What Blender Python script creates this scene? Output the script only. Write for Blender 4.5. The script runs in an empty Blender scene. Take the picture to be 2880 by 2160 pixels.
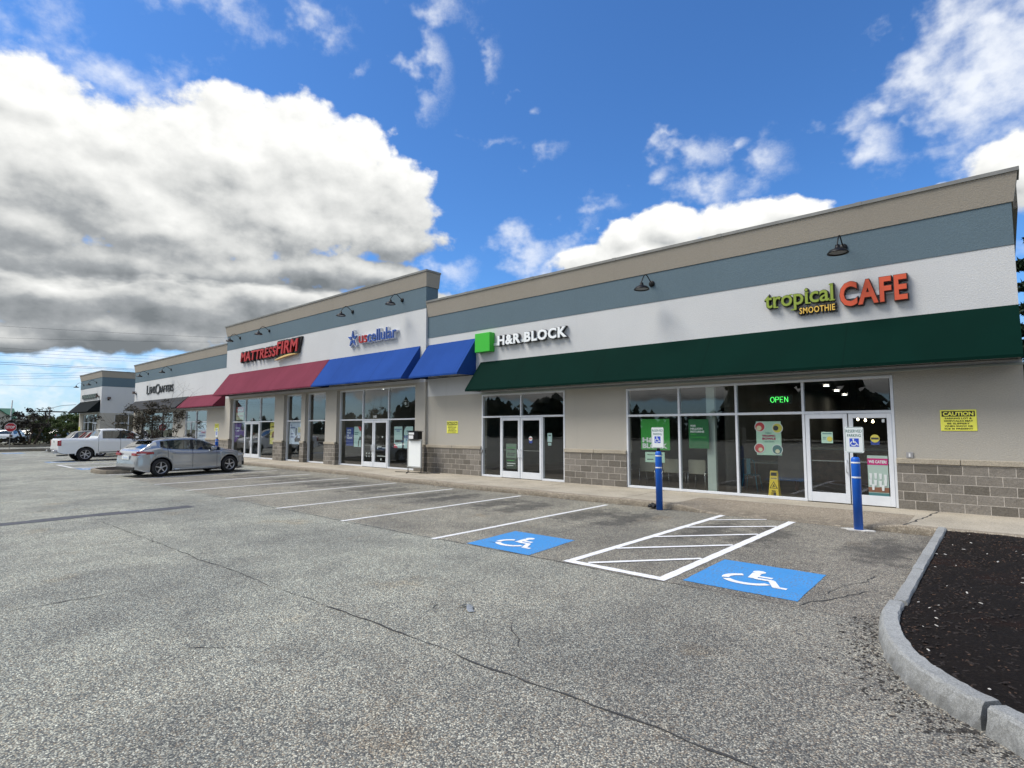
import bpy, math, random
from mathutils import Vector, Matrix
R = math.radians
random.seed(7)
scene = bpy.context.scene
C = scene.collection

# ---------------------------------------------------------------- camera
cam_d = bpy.data.cameras.new('camera')
cam = bpy.data.objects.new('camera', cam_d)
C.objects.link(cam)
cam_d.sensor_width = 36.0
cam_d.lens = 36.0 * 1581.0 / 2880.0
cam_d.clip_start = 0.05
cam_d.clip_end = 2000.0
cam.location = (0, 0, 1.8)
cam.rotation_euler = (R(90 + 4.52), 0, R(41.23))
scene.camera = cam
scene.render.resolution_x, scene.render.resolution_y = 1024, 768

# ---------------------------------------------------------------- sun and exposure
SUN_EL, SUN_AZ = 54.0, 222.0          # azimuth measured from +Y (into the building) towards +X
sun_d = bpy.data.lights.new('sun', 'SUN')
sun_d.energy = 1.9
sun_d.angle = R(28.0)
sun_d.color = (1.0, 0.94, 0.84)
sun = bpy.data.objects.new('sun', sun_d)
C.objects.link(sun)
sv = Vector((math.sin(R(SUN_AZ)) * math.cos(R(SUN_EL)), math.cos(R(SUN_AZ)) * math.cos(R(SUN_EL)), math.sin(R(SUN_EL))))
sun.rotation_euler = sv.to_track_quat('Z', 'Y').to_euler()
scene.view_settings.view_transform = 'Standard'
scene.view_settings.look = 'None'
scene.view_settings.gamma = 1.0
scene.view_settings.exposure = 1.03
scene.cycles.max_bounces = 8
scene.cycles.transparent_max_bounces = 16
scene.cycles.caustics_reflective = False
scene.cycles.caustics_refractive = False
scene.cycles.sample_clamp_indirect = 4.0

# ---------------------------------------------------------------- node helper
class NT:
    def __init__(s, tree):
        s.t = tree
    def n(s, typ, **kw):
        nd = s.t.nodes.new(typ)
        for k, v in kw.items():
            if k.startswith('i_'):
                key = k[2:]
                key = int(key) if key.isdigit() else key.replace('_', ' ')
                s.put(nd.inputs[key], v)
            else:
                setattr(nd, k, v)
        return nd
    def put(s, sock, v):
        if isinstance(v, bpy.types.NodeSocket):
            s.t.links.new(v, sock)
        else:
            sock.default_value = v
    def m(s, op, a, b=None, c=None, clamp=False):
        nd = s.t.nodes.new('ShaderNodeMath'); nd.operation = op; nd.use_clamp = clamp
        s.put(nd.inputs[0], a)
        if b is not None: s.put(nd.inputs[1], b)
        if c is not None: s.put(nd.inputs[2], c)
        return nd.outputs[0]
    def v(s, op, a, b=None, scale=None):
        nd = s.t.nodes.new('ShaderNodeVectorMath'); nd.operation = op
        s.put(nd.inputs[0], a)
        if b is not None: s.put(nd.inputs[1], b)
        if scale is not None: s.put(nd.inputs['Scale'], scale)
        return nd.outputs['Value'] if op in ('LENGTH', 'DOT_PRODUCT', 'DISTANCE') else nd.outputs[0]
    def noise(s, vec, scale, detail=3, rough=.5, dim='3D', out=0, dist=0.0):
        nd = s.t.nodes.new('ShaderNodeTexNoise'); nd.noise_dimensions = dim
        s.put(nd.inputs['Vector'], vec); s.put(nd.inputs['Scale'], scale)
        nd.inputs['Detail'].default_value = detail; nd.inputs['Roughness'].default_value = rough
        nd.inputs['Distortion'].default_value = dist
        return nd.outputs[out]
    def ramp(s, fac, stops):
        nd = s.t.nodes.new('ShaderNodeValToRGB'); s.put(nd.inputs[0], fac)
        el = nd.color_ramp.elements
        while len(el) > len(stops): el.remove(el[-1])
        while len(el) < len(stops): el.new(1)
        for e, (p, c) in zip(el, stops):
            e.position = p
            e.color = (c, c, c, 1) if isinstance(c, (int, float)) else (*c, 1)
        return nd.outputs[0]
    def mix(s, fac, a, b, mode='MIX'):
        nd = s.t.nodes.new('ShaderNodeMix'); nd.data_type = 'RGBA'; nd.blend_type = mode
        s.put(nd.inputs[0], fac)
        for i, q in ((6, a), (7, b)):
            if isinstance(q, tuple) and len(q) == 3: q = (*q, 1)
            s.put(nd.inputs[i], q)
        return nd.outputs[2]
    def smooth(s, x, a, b, lo=0.0, hi=1.0):
        nd = s.t.nodes.new('ShaderNodeMapRange'); nd.interpolation_type = 'SMOOTHSTEP'
        s.put(nd.inputs[0], x)
        for i, q in enumerate((a, b, lo, hi)): s.put(nd.inputs[i + 1], q)
        return nd.outputs[0]

# ---------------------------------------------------------------- world: physical sky with a cloud deck
# (azimuth deg from +Y to +X, elevation deg, half width, half height, weight)
CUMULUS = [(-83,19.8,7,5.6,1),(-77.9,19.2,6.7,4.9,1),(-71.6,23.2,5.8,4.6,1),(-67.9,24.2,6.3,4.8,1),(-62.9,24.4,5.6,4.6,1),(-59,22.6,5.9,5.4,1),(-54.2,21.8,4.2,4.3,1),
 (-52.6,18.3,4.4,2.4,.8),(-64.4,19.4,7.8,3.2,1),(-73.8,16.8,8.7,2.7,1),(-82.7,15.7,5.4,2.4,1),(-92,17,7,7.7,1),(-80.8,10.8,7.4,2.4,1),(-73.5,11.2,7.4,2.6,1),(-65.8,12.3,6.2,2.0,.9),(-58.5,12.0,5.0,1.5,.8),
 (-76.7,8.3,9.5,1.9,.9),(-60,14.9,6.7,1.9,.8),(-54.3,14.8,4.8,1.6,.7),(-83.3,7.2,5.3,1.4,.9),(-92,8.6,6,3.7,1),
 (-29.4,18.7,3.2,2.0,.85),(-25,19.2,4.2,2.2,.9),(-18.6,19.2,5.0,2.0,.9),(-13.9,19.4,2.8,1.2,.8),(-27.3,16.6,9.5,1.8,1),
 (-52,12.3,6,1.7,.9),(-74,13.6,13,2.0,.95),(-60,11.2,9,1.6,.9),(-86,12.5,8,3,1),(-84,24.5,8,3.2,.75),(-76.5,23.6,5,3,.95),(2.0,18.9,3.4,2.4,.95),(-2.2,18.4,3.4,1.2,.85),(5.6,19.5,2.9,3.7,1),
 (-120,14,26,9,1),(-150,30,24,14,.9),(170,20,30,12,.9),(135,38,26,14,.8),(95,24,24,12,1),(50,34,20,16,.8),(20,44,14,6,.6),(-110,45,18,10,.7),(-60,66,20,7,.5),(40,12,20,6,1),(-170,10,30,5,.8),(-125,7,26,3.2,1),(-150,10,30,4,1),(175,8,30,4,1),(-160,4,40,1.5,.8)]
WISPS = [(-3.0,28.0,2.4,3.4,1.25),(0.9,26.3,3.6,3.4,1.7),(-.2,30.8,3.4,2.2,1.2),(3.5,29,3,4,1.5),(-5.2,25.6,2.4,1.6,.9),(-50.1,33.4,1.6,4.5,.8),(-49,38.1,3.2,1.5,.9),(-42.8,34.5,1.1,2.4,.9),(-69.8,34.6,5.5,1.8,.9),(-60.7,35.6,3.2,1.8,.6),(-57.4,32.7,2,.9,.6),(-43.5,28.1,2.8,.9,.7),(-37.1,27.2,3.0,1.1,.7),
 (-39,18.2,3.4,1.7,1.2),(-36,16.6,3.6,1.4,1.1),(-32,21.4,2.4,1.2,.9),(-22,22.3,5,1.0,.9),(-34.8,19.8,2.6,1.3,.9),(-25.8,24,1.9,1.2,.9),(-22.6,25.7,2.4,2.4,.95),(-20.1,22.6,2.1,1.3,.95),(-16.4,23.5,2.6,2.3,.85),(-19.4,25.8,1.2,.7,.8),(-24.8,27.7,1.4,.9,.7),
 (-8.7,25.3,2.5,1.7,.9),(-7.1,23.5,2.4,2.1,.9),(-83.5,29,6,4,.6),(-77,28.2,8,2.6,.75),(-39.1,31.2,1.4,.9,.6),(-80,4.2,12,.5,.9),(-81,3.0,12,.6,.9),(-79,2.0,12,.5,.9),(-47.2,15.6,3.2,1.8,.9),(-5,24.3,1.6,.8,.8),(-3,14,8,1.5,.5),
 (-80,5.4,12,.8,1.1),(-78,3.6,9,.6,1.1),(-86,2.6,9,.6,1.1),(-74,1.6,9,.5,1.1),(-40,60,30,10,.35)]

def blob_group(name, blobs, warp, namp, nscale, detail=9, rough=.56, puff=0.0):
    g = bpy.data.node_groups.new(name, 'ShaderNodeTree')
    g.interface.new_socket('P', in_out='INPUT', socket_type='NodeSocketVector')
    g.interface.new_socket('F', in_out='OUTPUT', socket_type='NodeSocketFloat')
    k = NT(g)
    gi = g.nodes.new('NodeGroupInput'); go = g.nodes.new('NodeGroupOutput')
    P = gi.outputs[0]
    Q = k.v('MULTIPLY', P, (1 / 7.0, 1 / 5.2, 1))
    wn = k.noise(Q, 1.1, 4, .55, '2D', out=1)
    W = k.v('MULTIPLY', k.v('SUBTRACT', wn, (.5, .5, .5)), (warp, warp * .8, 0))
    PW = k.v('ADD', P, W)
    acc = None
    for a, e, ra, re, w in blobs:
        d = k.v('SUBTRACT', PW, (a, e, 0))
        d = k.v('MULTIPLY', d, (math.cos(R(e)) / ra, 1 / re, 0))
        f = k.m('MULTIPLY_ADD', k.v('LENGTH', d), -1.0, w)
        acc = f if acc is None else k.m('SMOOTH_MAX', acc, f, .22)
    nz = k.noise(Q, nscale, detail, rough, '2D')
    f = k.m('MULTIPLY_ADD', k.m('SUBTRACT', nz, .5), namp, acc)
    if puff:
        # cauliflower billows
        QW = k.v('ADD', Q, k.v('SCALE', k.v('SUBTRACT', k.noise(Q, 3.0, 3, .5, '2D', out=1), (.5, .5, .5)), scale=.22))
        for sc_, am in ((1.25, 1.0), (3.1, .48), (7.0, .2)):
            vo = k.n('ShaderNodeTexVoronoi', voronoi_dimensions='2D', feature='SMOOTH_F1')
            k.put(vo.inputs['Vector'], QW); vo.inputs['Scale'].default_value = sc_; vo.inputs['Smoothness'].default_value = .35
            f = k.m('MULTIPLY_ADD', k.m('SUBTRACT', .42, vo.outputs['Distance']), puff*am, f)
    k.put(go.inputs[0], f)
    return g

world = bpy.data.worlds.new('World')
scene.world = world
world.use_nodes = True
w = NT(world.node_tree)
world.node_tree.nodes.clear()
sky = w.n('ShaderNodeTexSky', sky_type='NISHITA')
sky.sun_disc = False
sky.sun_elevation = R(SUN_EL)
sky.sun_rotation = R(SUN_AZ)
sky.altitude = 0
sky.air_density = 1.0
sky.dust_density = 0.4
sky.ozone_density = 3.0
tc = w.n('ShaderNodeTexCoord').outputs['Generated']
D = w.v('NORMALIZE', tc)
sp = w.n('ShaderNodeSeparateXYZ', i_0=D)
az = w.m('MULTIPLY', w.m('ARCTAN2', sp.outputs[0], sp.outputs[1]), 57.2958)
el = w.m('MULTIPLY', w.m('ARCSINE', sp.outputs[2]), 57.2958)
P = w.n('ShaderNodeCombineXYZ', i_0=az, i_1=el).outputs[0]
gC = blob_group('cumulus_field', CUMULUS, 2.4, .85, 1.6, 8, .6, .42)
gW = blob_group('wisp_field', WISPS, 7.5, 2.7, 2.2, 8, .58)
def field(grp, vec):
    nd = world.node_tree.nodes.new('ShaderNodeGroup'); nd.node_tree = grp
    w.put(nd.inputs[0], vec)
    return nd.outputs[0]
f0 = w.m('ADD', field(gC, P), .22)
f1 = w.m('ADD', field(gC, w.v('ADD', P, (.55, .95, 0))), .22)
fw = field(gW, P)
aC = w.smooth(f0, 0.0, .28)
aW = w.m('MULTIPLY', w.smooth(fw, -.25, 1.9), .88)
lit = w.m('ADD', w.m('MULTIPLY', w.m('SUBTRACT', f0, f1), .50), .90)
thick = w.smooth(f0, .3, 1.5, 0.0, .14)
# flat cloud bases: the big bank darkens towards its base near 14 deg, the deck below it towards 7 deg
elw = w.m('ADD', el, w.m('MULTIPLY', w.m('SUBTRACT', w.noise(w.v('MULTIPLY', P, (.07, .16, 1)), 1.0, 5, .55, '2D'), .5), 7.0))
elw = w.m('ADD', elw, w.m('MULTIPLY', w.m('ADD', az, 65.0), -.04))
bank = w.ramp(w.m('DIVIDE', elw, 30.0), [(.20, .70), (.30, .60), (.38, .46), (.425, .14), (.455, .62), (.54, .44), (.66, .18), (.85, .02)])
lowg = w.m('MULTIPLY', bank, w.m('MULTIPLY', w.smooth(az, -40.0, -48.0, .12, 1.0), w.smooth(az, -118.0, -96.0, .35, 1.0)))
lit = w.m('SUBTRACT', w.m('SUBTRACT', lit, thick), lowg)
softn = w.noise(w.v('MULTIPLY', P, (.11, .2, 1)), 1.0, 6, .6, '2D')
lit = w.m('ADD', lit, w.m('MULTIPLY', w.m('SUBTRACT', softn, .5), .55), clamp=True)
CB = 5.3
cloudcol = w.ramp(lit, [(0.0, (.19, .21, .225)), (.3, (.36, .38, .395)), (.58, (.66, .67, .66)), (1.0, (.99, .99, .96))])
cloudcol = w.v('SCALE', cloudcol, scale=CB)
skyc = w.mix(1.0, sky.outputs[0], (.345, .60, .875), 'MULTIPLY')
skyc = w.mix(w.smooth(el, 13.0, 0.0, 0.0, .55), skyc, w.v('SCALE', (.60, .72, .80), scale=CB))
c1 = w.mix(aW, skyc, w.v('SCALE', (.93, .96, 1.0), scale=CB))
c2 = w.mix(aC, c1, cloudcol)
bg = w.n('ShaderNodeBackground', i_0=c2, i_1=0.1)
wo = w.n('ShaderNodeOutputWorld')
w.put(wo.inputs[0], bg.outputs[0])

# ---------------------------------------------------------------- materials
M = {}
def mat(name, col, rough=.6, metal=0.0, spec=.5, var=0.0, vscale=2.0, bump=0.0, bscale=40.0, emit=None, coat=0.0, dirt=None, bdist=.01):
    if name in M: return M[name]
    m = bpy.data.materials.new(name); m.use_nodes = True
    k = NT(m.node_tree)
    b = m.node_tree.nodes['Principled BSDF']
    co = k.n('ShaderNodeTexCoord').outputs['Object']
    c = (*col, 1)
    if var:
        n1 = k.noise(co, vscale, 5, .6)
        lo = tuple(x * (1 - var) for x in col); hi = tuple(min(1, x * (1 + var)) for x in col)
        c = k.mix(k.smooth(n1, .3, .7), lo, hi)
    if dirt:
        n2 = k.noise(co, dirt[1], 6, .7)
        c = k.mix(k.smooth(n2, .55, .75, 0, dirt[2]), c, dirt[0])
    k.put(b.inputs['Base Color'], c)
    b.inputs['Roughness'].default_value = rough
    b.inputs['Metallic'].default_value = metal
    b.inputs['Specular IOR Level'].default_value = spec
    b.inputs['Coat Weight'].default_value = coat
    b.inputs['Coat Roughness'].default_value = .04
    if bump:
        bn = k.n('ShaderNodeBump', i_Strength=bump, i_Distance=bdist, i_Height=k.noise(co, bscale, 4, .6))
        k.put(b.inputs['Normal'], bn.outputs[0])
    if emit:
        b.inputs['Emission Color'].default_value = (*emit[0], 1)
        b.inputs['Emission Strength'].default_value = emit[1]
    M[name] = m
    return m

def glass_mat(name, tint, base=.04, gain=1.0, rough=0.0):
    m = bpy.data.materials.new(name); m.use_nodes = True
    k = NT(m.node_tree); m.node_tree.nodes.clear()
    lw = k.n('ShaderNodeLayerWeight', i_Blend=.5)
    f = k.m('POWER', lw.outputs['Facing'], 3.2)
    f = k.m('MULTIPLY_ADD', f, gain, base, clamp=True)
    co = k.n('ShaderNodeTexCoord').outputs['Object']
    bn = k.n('ShaderNodeBump', i_Strength=.10, i_Distance=.006, i_Height=k.noise(co, 1.6, 2, .5))
    t = k.n('ShaderNodeBsdfTransparent', i_Color=(*tint, 1))
    g = k.n('ShaderNodeBsdfGlossy', i_Color=(1, 1, 1, 1), i_Roughness=rough, i_Normal=bn.outputs[0])
    mx = k.n('ShaderNodeMixShader', i_0=f, i_1=t.outputs[0], i_2=g.outputs[0])
    o = k.n('ShaderNodeOutputMaterial', i_0=mx.outputs[0])
    M[name] = m
    return m

G_STORE = glass_mat('storefront_glass', (.90, .94, .92), .085, .88)
G_CAR = glass_mat('car_glass', (.42, .46, .45), .08, .9)

def stucco(name, col):
    m = bpy.data.materials.new(name); m.use_nodes = True
    k = NT(m.node_tree); b = m.node_tree.nodes['Principled BSDF']
    co = k.n('ShaderNodeTexCoord').outputs['Object']
    big = k.noise(co, .35, 4, .6)
    st = k.noise(k.v('MULTIPLY', co, (2.6, 2.6, .16)), 1.0, 5, .65)
    fine = k.noise(co, 42, 3, .6)
    c = k.mix(k.smooth(big, .3, .7), tuple(x * .965 for x in col), tuple(min(1, x * 1.03) for x in col))
    c = k.mix(k.smooth(st, .55, .78, 0, .20), c, tuple(x * .72 for x in col))
    c = k.mix(k.smooth(fine, .35, .65, .22, 0), c, tuple(x * .6 for x in col))
    k.put(b.inputs['Base Color'], c)
    b.inputs['Roughness'].default_value = .92
    b.inputs['Specular IOR Level'].default_value = .25
    bn = k.n('ShaderNodeBump', i_Strength=.8, i_Distance=.012, i_Height=k.noise(co, 38, 5, .7))
    k.put(b.inputs['Normal'], bn.outputs[0])
    M[name] = m
    return m
S_WHITE = stucco('white_stucco', (.60, .61, .615))
S_BLUE = stucco('blue_stucco', (.120, .172, .205))
S_TAN = stucco('tan_stucco', (.345, .312, .262))
S_BEIGE = stucco('beige_stucco', (.47, .445, .392))

def block_mat():
    m = bpy.data.materials.new('split_face_block'); m.use_nodes = True
    k = NT(m.node_tree); b = m.node_tree.nodes['Principled BSDF']
    co = k.n('ShaderNodeTexCoord').outputs['Object']
    sp = k.n('ShaderNodeSeparateXYZ', i_0=co)
    uv = k.n('ShaderNodeCombineXYZ', i_0=k.m('ADD', sp.outputs[0], sp.outputs[1]), i_1=k.m('ADD', sp.outputs[2], -.14))
    br = k.n('ShaderNodeTexBrick', offset=.5)
    k.put(br.inputs['Vector'], uv.outputs[0])
    br.inputs['Color1'].default_value = (.135, .122, .102, 1)
    br.inputs['Color2'].default_value = (.235, .215, .188, 1)
    br.inputs['Mortar'].default_value = (.50, .46, .41, 1)
    br.inputs['Scale'].default_value = 1.0
    br.inputs['Mortar Size'].default_value = .007
    br.inputs['Mortar Smooth'].default_value = .2
    br.inputs['Brick Width'].default_value = .392
    br.inputs['Row Height'].default_value = .184
    n1 = k.noise(co, 9, 6, .7)
    n2 = k.noise(co, 60, 4, .7)
    c = k.mix(.75, br.outputs[0], k.mix(n1, (.55, .55, .55), (1.45, 1.45, 1.45)), 'MULTIPLY')
    c = k.mix(.5, c, k.mix(k.smooth(n2, .3, .7), (.6, .6, .6), (1.4, 1.4, 1.4)), 'MULTIPLY')
    eff = k.smooth(k.noise(co, 1.3, 6, .75), .66, .78, 0, .35)
    c = k.mix(eff, c, (.5, .48, .44))
    k.put(b.inputs['Base Color'], c)
    b.inputs['Roughness'].default_value = .95
    h = k.m('ADD', k.m('MULTIPLY', k.m('SUBTRACT', 1.0, br.outputs[1]), .5), k.m('MULTIPLY', k.noise(co, 18, 6, .7), .9))
    bn = k.n('ShaderNodeBump', i_Strength=.9, i_Distance=.022, i_Height=h)
    k.put(b.inputs['Normal'], bn.outputs[0])
    M['block'] = m
    return m
BLOCK = block_mat()

def asphalt_mat():
    m = bpy.data.materials.new('worn_asphalt'); m.use_nodes = True
    k = NT(m.node_tree); b = m.node_tree.nodes['Principled BSDF']
    co = k.n('ShaderNodeTexCoord').outputs['Object']
    sp = k.n('ShaderNodeSeparateXYZ', i_0=co)
    jit = k.v('ADD', co, k.v('SCALE', k.noise(co, 55, 2, .5, out=1), scale=.012))
    vo = k.n('ShaderNodeTexVoronoi', voronoi_dimensions='2D', feature='F1')
    k.put(vo.inputs['Vector'], jit); vo.inputs['Scale'].default_value = 92
    vr = k.n('ShaderNodeSeparateXYZ', i_0=vo.outputs['Color'])
    big = k.noise(co, .32, 5, .62, '2D')
    mid = k.noise(co, 1.7, 5, .6, '2D')
    # aggregate: a third dark binder, the rest pale or tan stones
    val = k.ramp(vr.outputs[0], [(0, (.065, .068, .074)), (.36, (.13, .133, .135)), (.62, (.225, .223, .210)), (.86, (.34, .333, .305)), (1, (.52, .51, .47))])
    val = k.mix(k.smooth(vr.outputs[1], .7, .9, 0, .45), val, (.27, .20, .14))
    edge = k.smooth(vo.outputs['Distance'], .30, .62, 0, .68)
    val = k.mix(edge, val, (.038, .040, .045))
    f2 = k.noise(co, 190, 3, .7, '2D')
    val = k.mix(.55, val, k.mix(f2, (.35, .35, .35), (1.65, 1.65, 1.65)), 'MULTIPLY')
    # newer, browner paving in the stalls (beyond the joint at y = 6.28)
    jn = k.m('ADD', sp.outputs[1], k.m('MULTIPLY', k.m('SUBTRACT', mid, .5), .12))
    stall = k.smooth(jn, 6.24, 6.30)
    lane = k.m('MULTIPLY', k.smooth(sp.outputs[0], -24.6, -24.2), 1.0)
    stall = k.m('MULTIPLY', stall, lane)
    tone = k.mix(stall, (1.80, 1.86, 1.66), (1.56, 1.51, 1.30))
    # warmer and darker near the planting bed, greyer to the left
    warm = k.smooth(k.m('ADD', sp.outputs[0], k.m('MULTIPLY', big, 3.0)), -5.5, 1.5, 0, .8)
    tone = k.mix(warm, tone, (1.25, 1.18, 1.07))
    val = k.mix(1.0, val, tone, 'MULTIPLY')
    bl = k.mix(k.smooth(big, .34, .62), (.66, .67, .70), (1.12, 1.12, 1.10))
    val = k.mix(.6, val, bl, 'MULTIPLY')
    md = k.mix(k.smooth(mid, .34, .6), (.70, .69, .70), (1.08, 1.08, 1.07))
    val = k.mix(.4, val, md, 'MULTIPLY')
    br = k.smooth(k.noise(co, .8, 4, .6, '3D'), .60, .72, 0, .35)
    val = k.mix(br, val, k.mix(1.0, val, (1.05, .84, .62), 'MULTIPLY'))
    # oil drips in the middle of each stall
    sx = k.m('PINGPONG', k.m('ADD', sp.outputs[0], .02 + 26.5 * 2), 1.3)
    ox = k.m('DIVIDE', k.m('SUBTRACT', sx, k.m('MULTIPLY', mid, .9)), .55)
    oy = k.m('DIVIDE', k.m('SUBTRACT', sp.outputs[1], 10.0), 1.5)
    od = k.m('SQRT', k.m('ADD', k.m('MULTIPLY', ox, ox), k.m('MULTIPLY', oy, oy)))
    od = k.m('ADD', od, k.m('MULTIPLY', k.m('SUBTRACT', k.noise(co, 3.5, 5, .7), .5), 2.4))
    oil = k.m('MULTIPLY', k.smooth(od, 1.0, .3, 0, .62), k.smooth(sp.outputs[1], 7.2, 8.2))
    val = k.mix(oil, val, (.035, .034, .034))
    k.put(b.inputs['Base Color'], val)
    b.inputs['Roughness'].default_value = .88
    b.inputs['Specular IOR Level'].default_value = .35
    h = k.m('ADD', k.m('MULTIPLY', vo.outputs['Distance'], -1.0), k.m('MULTIPLY', f2, .5))
    bn = k.n('ShaderNodeBump', i_Strength=.8, i_Distance=.006, i_Height=h)
    k.put(b.inputs['Normal'], bn.outputs[0])
    M['asphalt'] = m
    return m
ASPHALT = asphalt_mat()

def concrete_mat(name, col, agg=0.0, gscale=150, stain=.3):
    m = bpy.data.materials.new(name); m.use_nodes = True
    k = NT(m.node_tree); b = m.node_tree.nodes['Principled BSDF']
    co = k.n('ShaderNodeTexCoord').outputs['Object']
    sp = k.n('ShaderNodeSeparateXYZ', i_0=co)
    n1 = k.noise(co, .9, 6, .65); n2 = k.noise(co, gscale, 3, .7)
    c = k.mix(k.smooth(n1, .3, .7), tuple(x * .8 for x in col), tuple(x * 1.12 for x in col))
    if agg:
        vo = k.n('ShaderNodeTexVoronoi'); k.put(vo.inputs['Vector'], co); vo.inputs['Scale'].default_value = 75
        vr = k.n('ShaderNodeSeparateXYZ', i_0=vo.outputs['Color'])
        st = k.ramp(vr.outputs[0], [(0, (.13, .10, .075)), (.45, (.26, .21, .155)), (.8, (.44, .39, .30)), (1, (.62, .58, .50))])
        st = k.mix(k.smooth(vo.outputs['Distance'], .3, .6, 0, .6), st, (.20, .17, .13))
        c = k.mix(agg, c, st)
    c = k.mix(.6, c, k.mix(k.smooth(n2, .3, .7), (.5, .5, .5), (1.5, 1.5, 1.5)), 'MULTIPLY')
    c = k.mix(.5, c, k.mix(k.smooth(k.noise(co, gscale*.3, 4, .7), .3, .7), (.6, .6, .6), (1.4, 1.4, 1.4)), 'MULTIPLY')
    stn = k.smooth(k.noise(co, 3.2, 7, .75), .56, .7, 0, stain)
    c = k.mix(stn, c, tuple(x * .42 for x in col))
    low = k.m('MULTIPLY', k.smooth(sp.outputs[2], .11, .02, 0, .55), k.smooth(k.noise(co, 5, 5, .7), .35, .6))
    c = k.mix(low, c, tuple(x * .33 for x in col))
    k.put(b.inputs['Base Color'], c)
    b.inputs['Roughness'].default_value = .93
    bn = k.n('ShaderNodeBump', i_Strength=.6, i_Distance=.006, i_Height=k.noise(co, 80, 5, .7))
    k.put(b.inputs['Normal'], bn.outputs[0])
    M[name] = m
    return m
CONC = concrete_mat('sidewalk_concrete', (.44, .395, .315), .18)
KERBC = concrete_mat('worn_kerb_concrete', (.27, .235, .18), .55, 90, .6)
AGG = concrete_mat('exposed_aggregate', (.29, .245, .18), .8, 120, .15)
GRANITE = concrete_mat('granite', (.295, .302, .295), 0, 190, .22)

def paint_mat(name, col, wear=.5):
    m = bpy.data.materials.new(name); m.use_nodes = True
    k = NT(m.node_tree); b = m.node_tree.nodes['Principled BSDF']
    co = k.n('ShaderNodeTexCoord').outputs['Object']
    n = k.noise(co, 40, 5, .75); n2 = k.noise(co, 2.4, 5, .7)
    f = k.m('MULTIPLY', k.smooth(n, .50, .64), k.smooth(n2, .35, .7, .18, wear * 2))
    f = k.m('MINIMUM', f, .85)
    c = k.mix(k.smooth(n2, .3, .7), tuple(x * .88 for x in col), col)
    c = k.mix(.35, c, k.mix(k.noise(co, 120, 3, .7), (.55, .55, .55), (1.45, 1.45, 1.45)), 'MULTIPLY')
    c = k.mix(f, c, (.13, .13, .13))
    k.put(b.inputs['Base Color'], c)
    b.inputs['Roughness'].default_value = .8
    bn = k.n('ShaderNodeBump', i_Strength=.5, i_Distance=.004, i_Height=k.noise(co, 90, 4, .7))
    k.put(b.inputs['Normal'], bn.outputs[0])
    M[name] = m
    return m
P_WHITE = paint_mat('white_road_paint', (.86, .86, .86), .3)
P_LINE = paint_mat('worn_white_line_paint', (.82, .82, .81), .4)
P_BLUE = paint_mat('blue_road_paint', (.048, .285, .66), .8)
P_FADED = paint_mat('faded_blue_paint', (.16, .28, .46), .55)

def fabric(name, col):
    m = bpy.data.materials.new(name); m.use_nodes = True
    k = NT(m.node_tree); b = m.node_tree.nodes['Principled BSDF']
    co = k.n('ShaderNodeTexCoord').outputs['Object']
    n = k.noise(k.v('MULTIPLY', co, (1, 1, .4)), .8, 5, .65)
    c = k.mix(k.smooth(n, .3, .75), tuple(x * .93 for x in col), tuple(x * 1.10 for x in col))
    seam = k.m('PINGPONG', k.m('ADD', k.n('ShaderNodeSeparateXYZ', i_0=co).outputs[0], 200.3), 1.55)
    c = k.mix(k.smooth(seam, .022, .006, 0, .42), c, tuple(x * .5 for x in col))
    k.put(b.inputs['Base Color'], c)
    b.inputs['Roughness'].default_value = .85
    b.inputs['Specular IOR Level'].default_value = .07
    bn = k.n("ShaderNodeBump", i_Strength=.25, i_Distance=.03, i_Height=k.noise(co, 1.7, 3, .5))
    k.put(b.inputs['Normal'], bn.outputs[0])
    M[name] = m
    return m
F_GREEN = fabric('green_canvas', (.0004, .0155, .0110))
F_BLUE = fabric('blue_canvas', (.018, .062, .255))
F_RED = fabric('maroon_canvas', (.165, .036, .058))
F_GREY = fabric('charcoal_canvas', (.05, .052, .056))
F_BLACK = fabric('black_canvas', (.010, .013, .014))

ALU = mat('white_aluminium', (.70, .73, .77), .42, 0.0, .5, var=.04, vscale=3)
ALU2 = mat('sage_aluminium', (.30, .34, .32), .5)
METAL = mat('grey_coping_metal', (.20, .20, .19), .45, .3, var=.15)
BLACKM = mat('black_metal', (.006, .006, .007), .45, 0, .25)
DARK = mat('dark_rubber', (.012, .012, .013), .7)
WHITEP = mat('white_plastic', (.75, .76, .76), .5)
SIGNW = mat('white_sign_face', (.72, .76, .76), .45)
REDP = mat('red_sign_face', (.42, .018, .022), .45)
ORANGE = mat('orange_sign_face', (.60, .085, .030), .5)
LIME = mat('lime_sign_face', (.24, .32, .035), .5)
YELLOWP = mat('yellow_sign_face', (.80, .52, .09), .5)
BRIGHTG = mat('bright_green_sign_face', (.035, .46, .03), .45)
NAVY = mat('navy_letters', (.035, .10, .36), .45)
CAUT = mat('caution_yellow', (.90, .89, .12), .5, var=.03)
BLK = mat('black_print', (.01, .01, .01), .6)
BPIPE = mat('blue_bollard_plastic', (.004, .105, .52), .42, var=.08, vscale=4, dirt=((.12, .16, .25), 9, .25))
BSIGN = mat('blue_sign_print', (.012, .06, .50), .5)
GTXT = mat('green_sign_print', (.03, .13, .11), .5)

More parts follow.
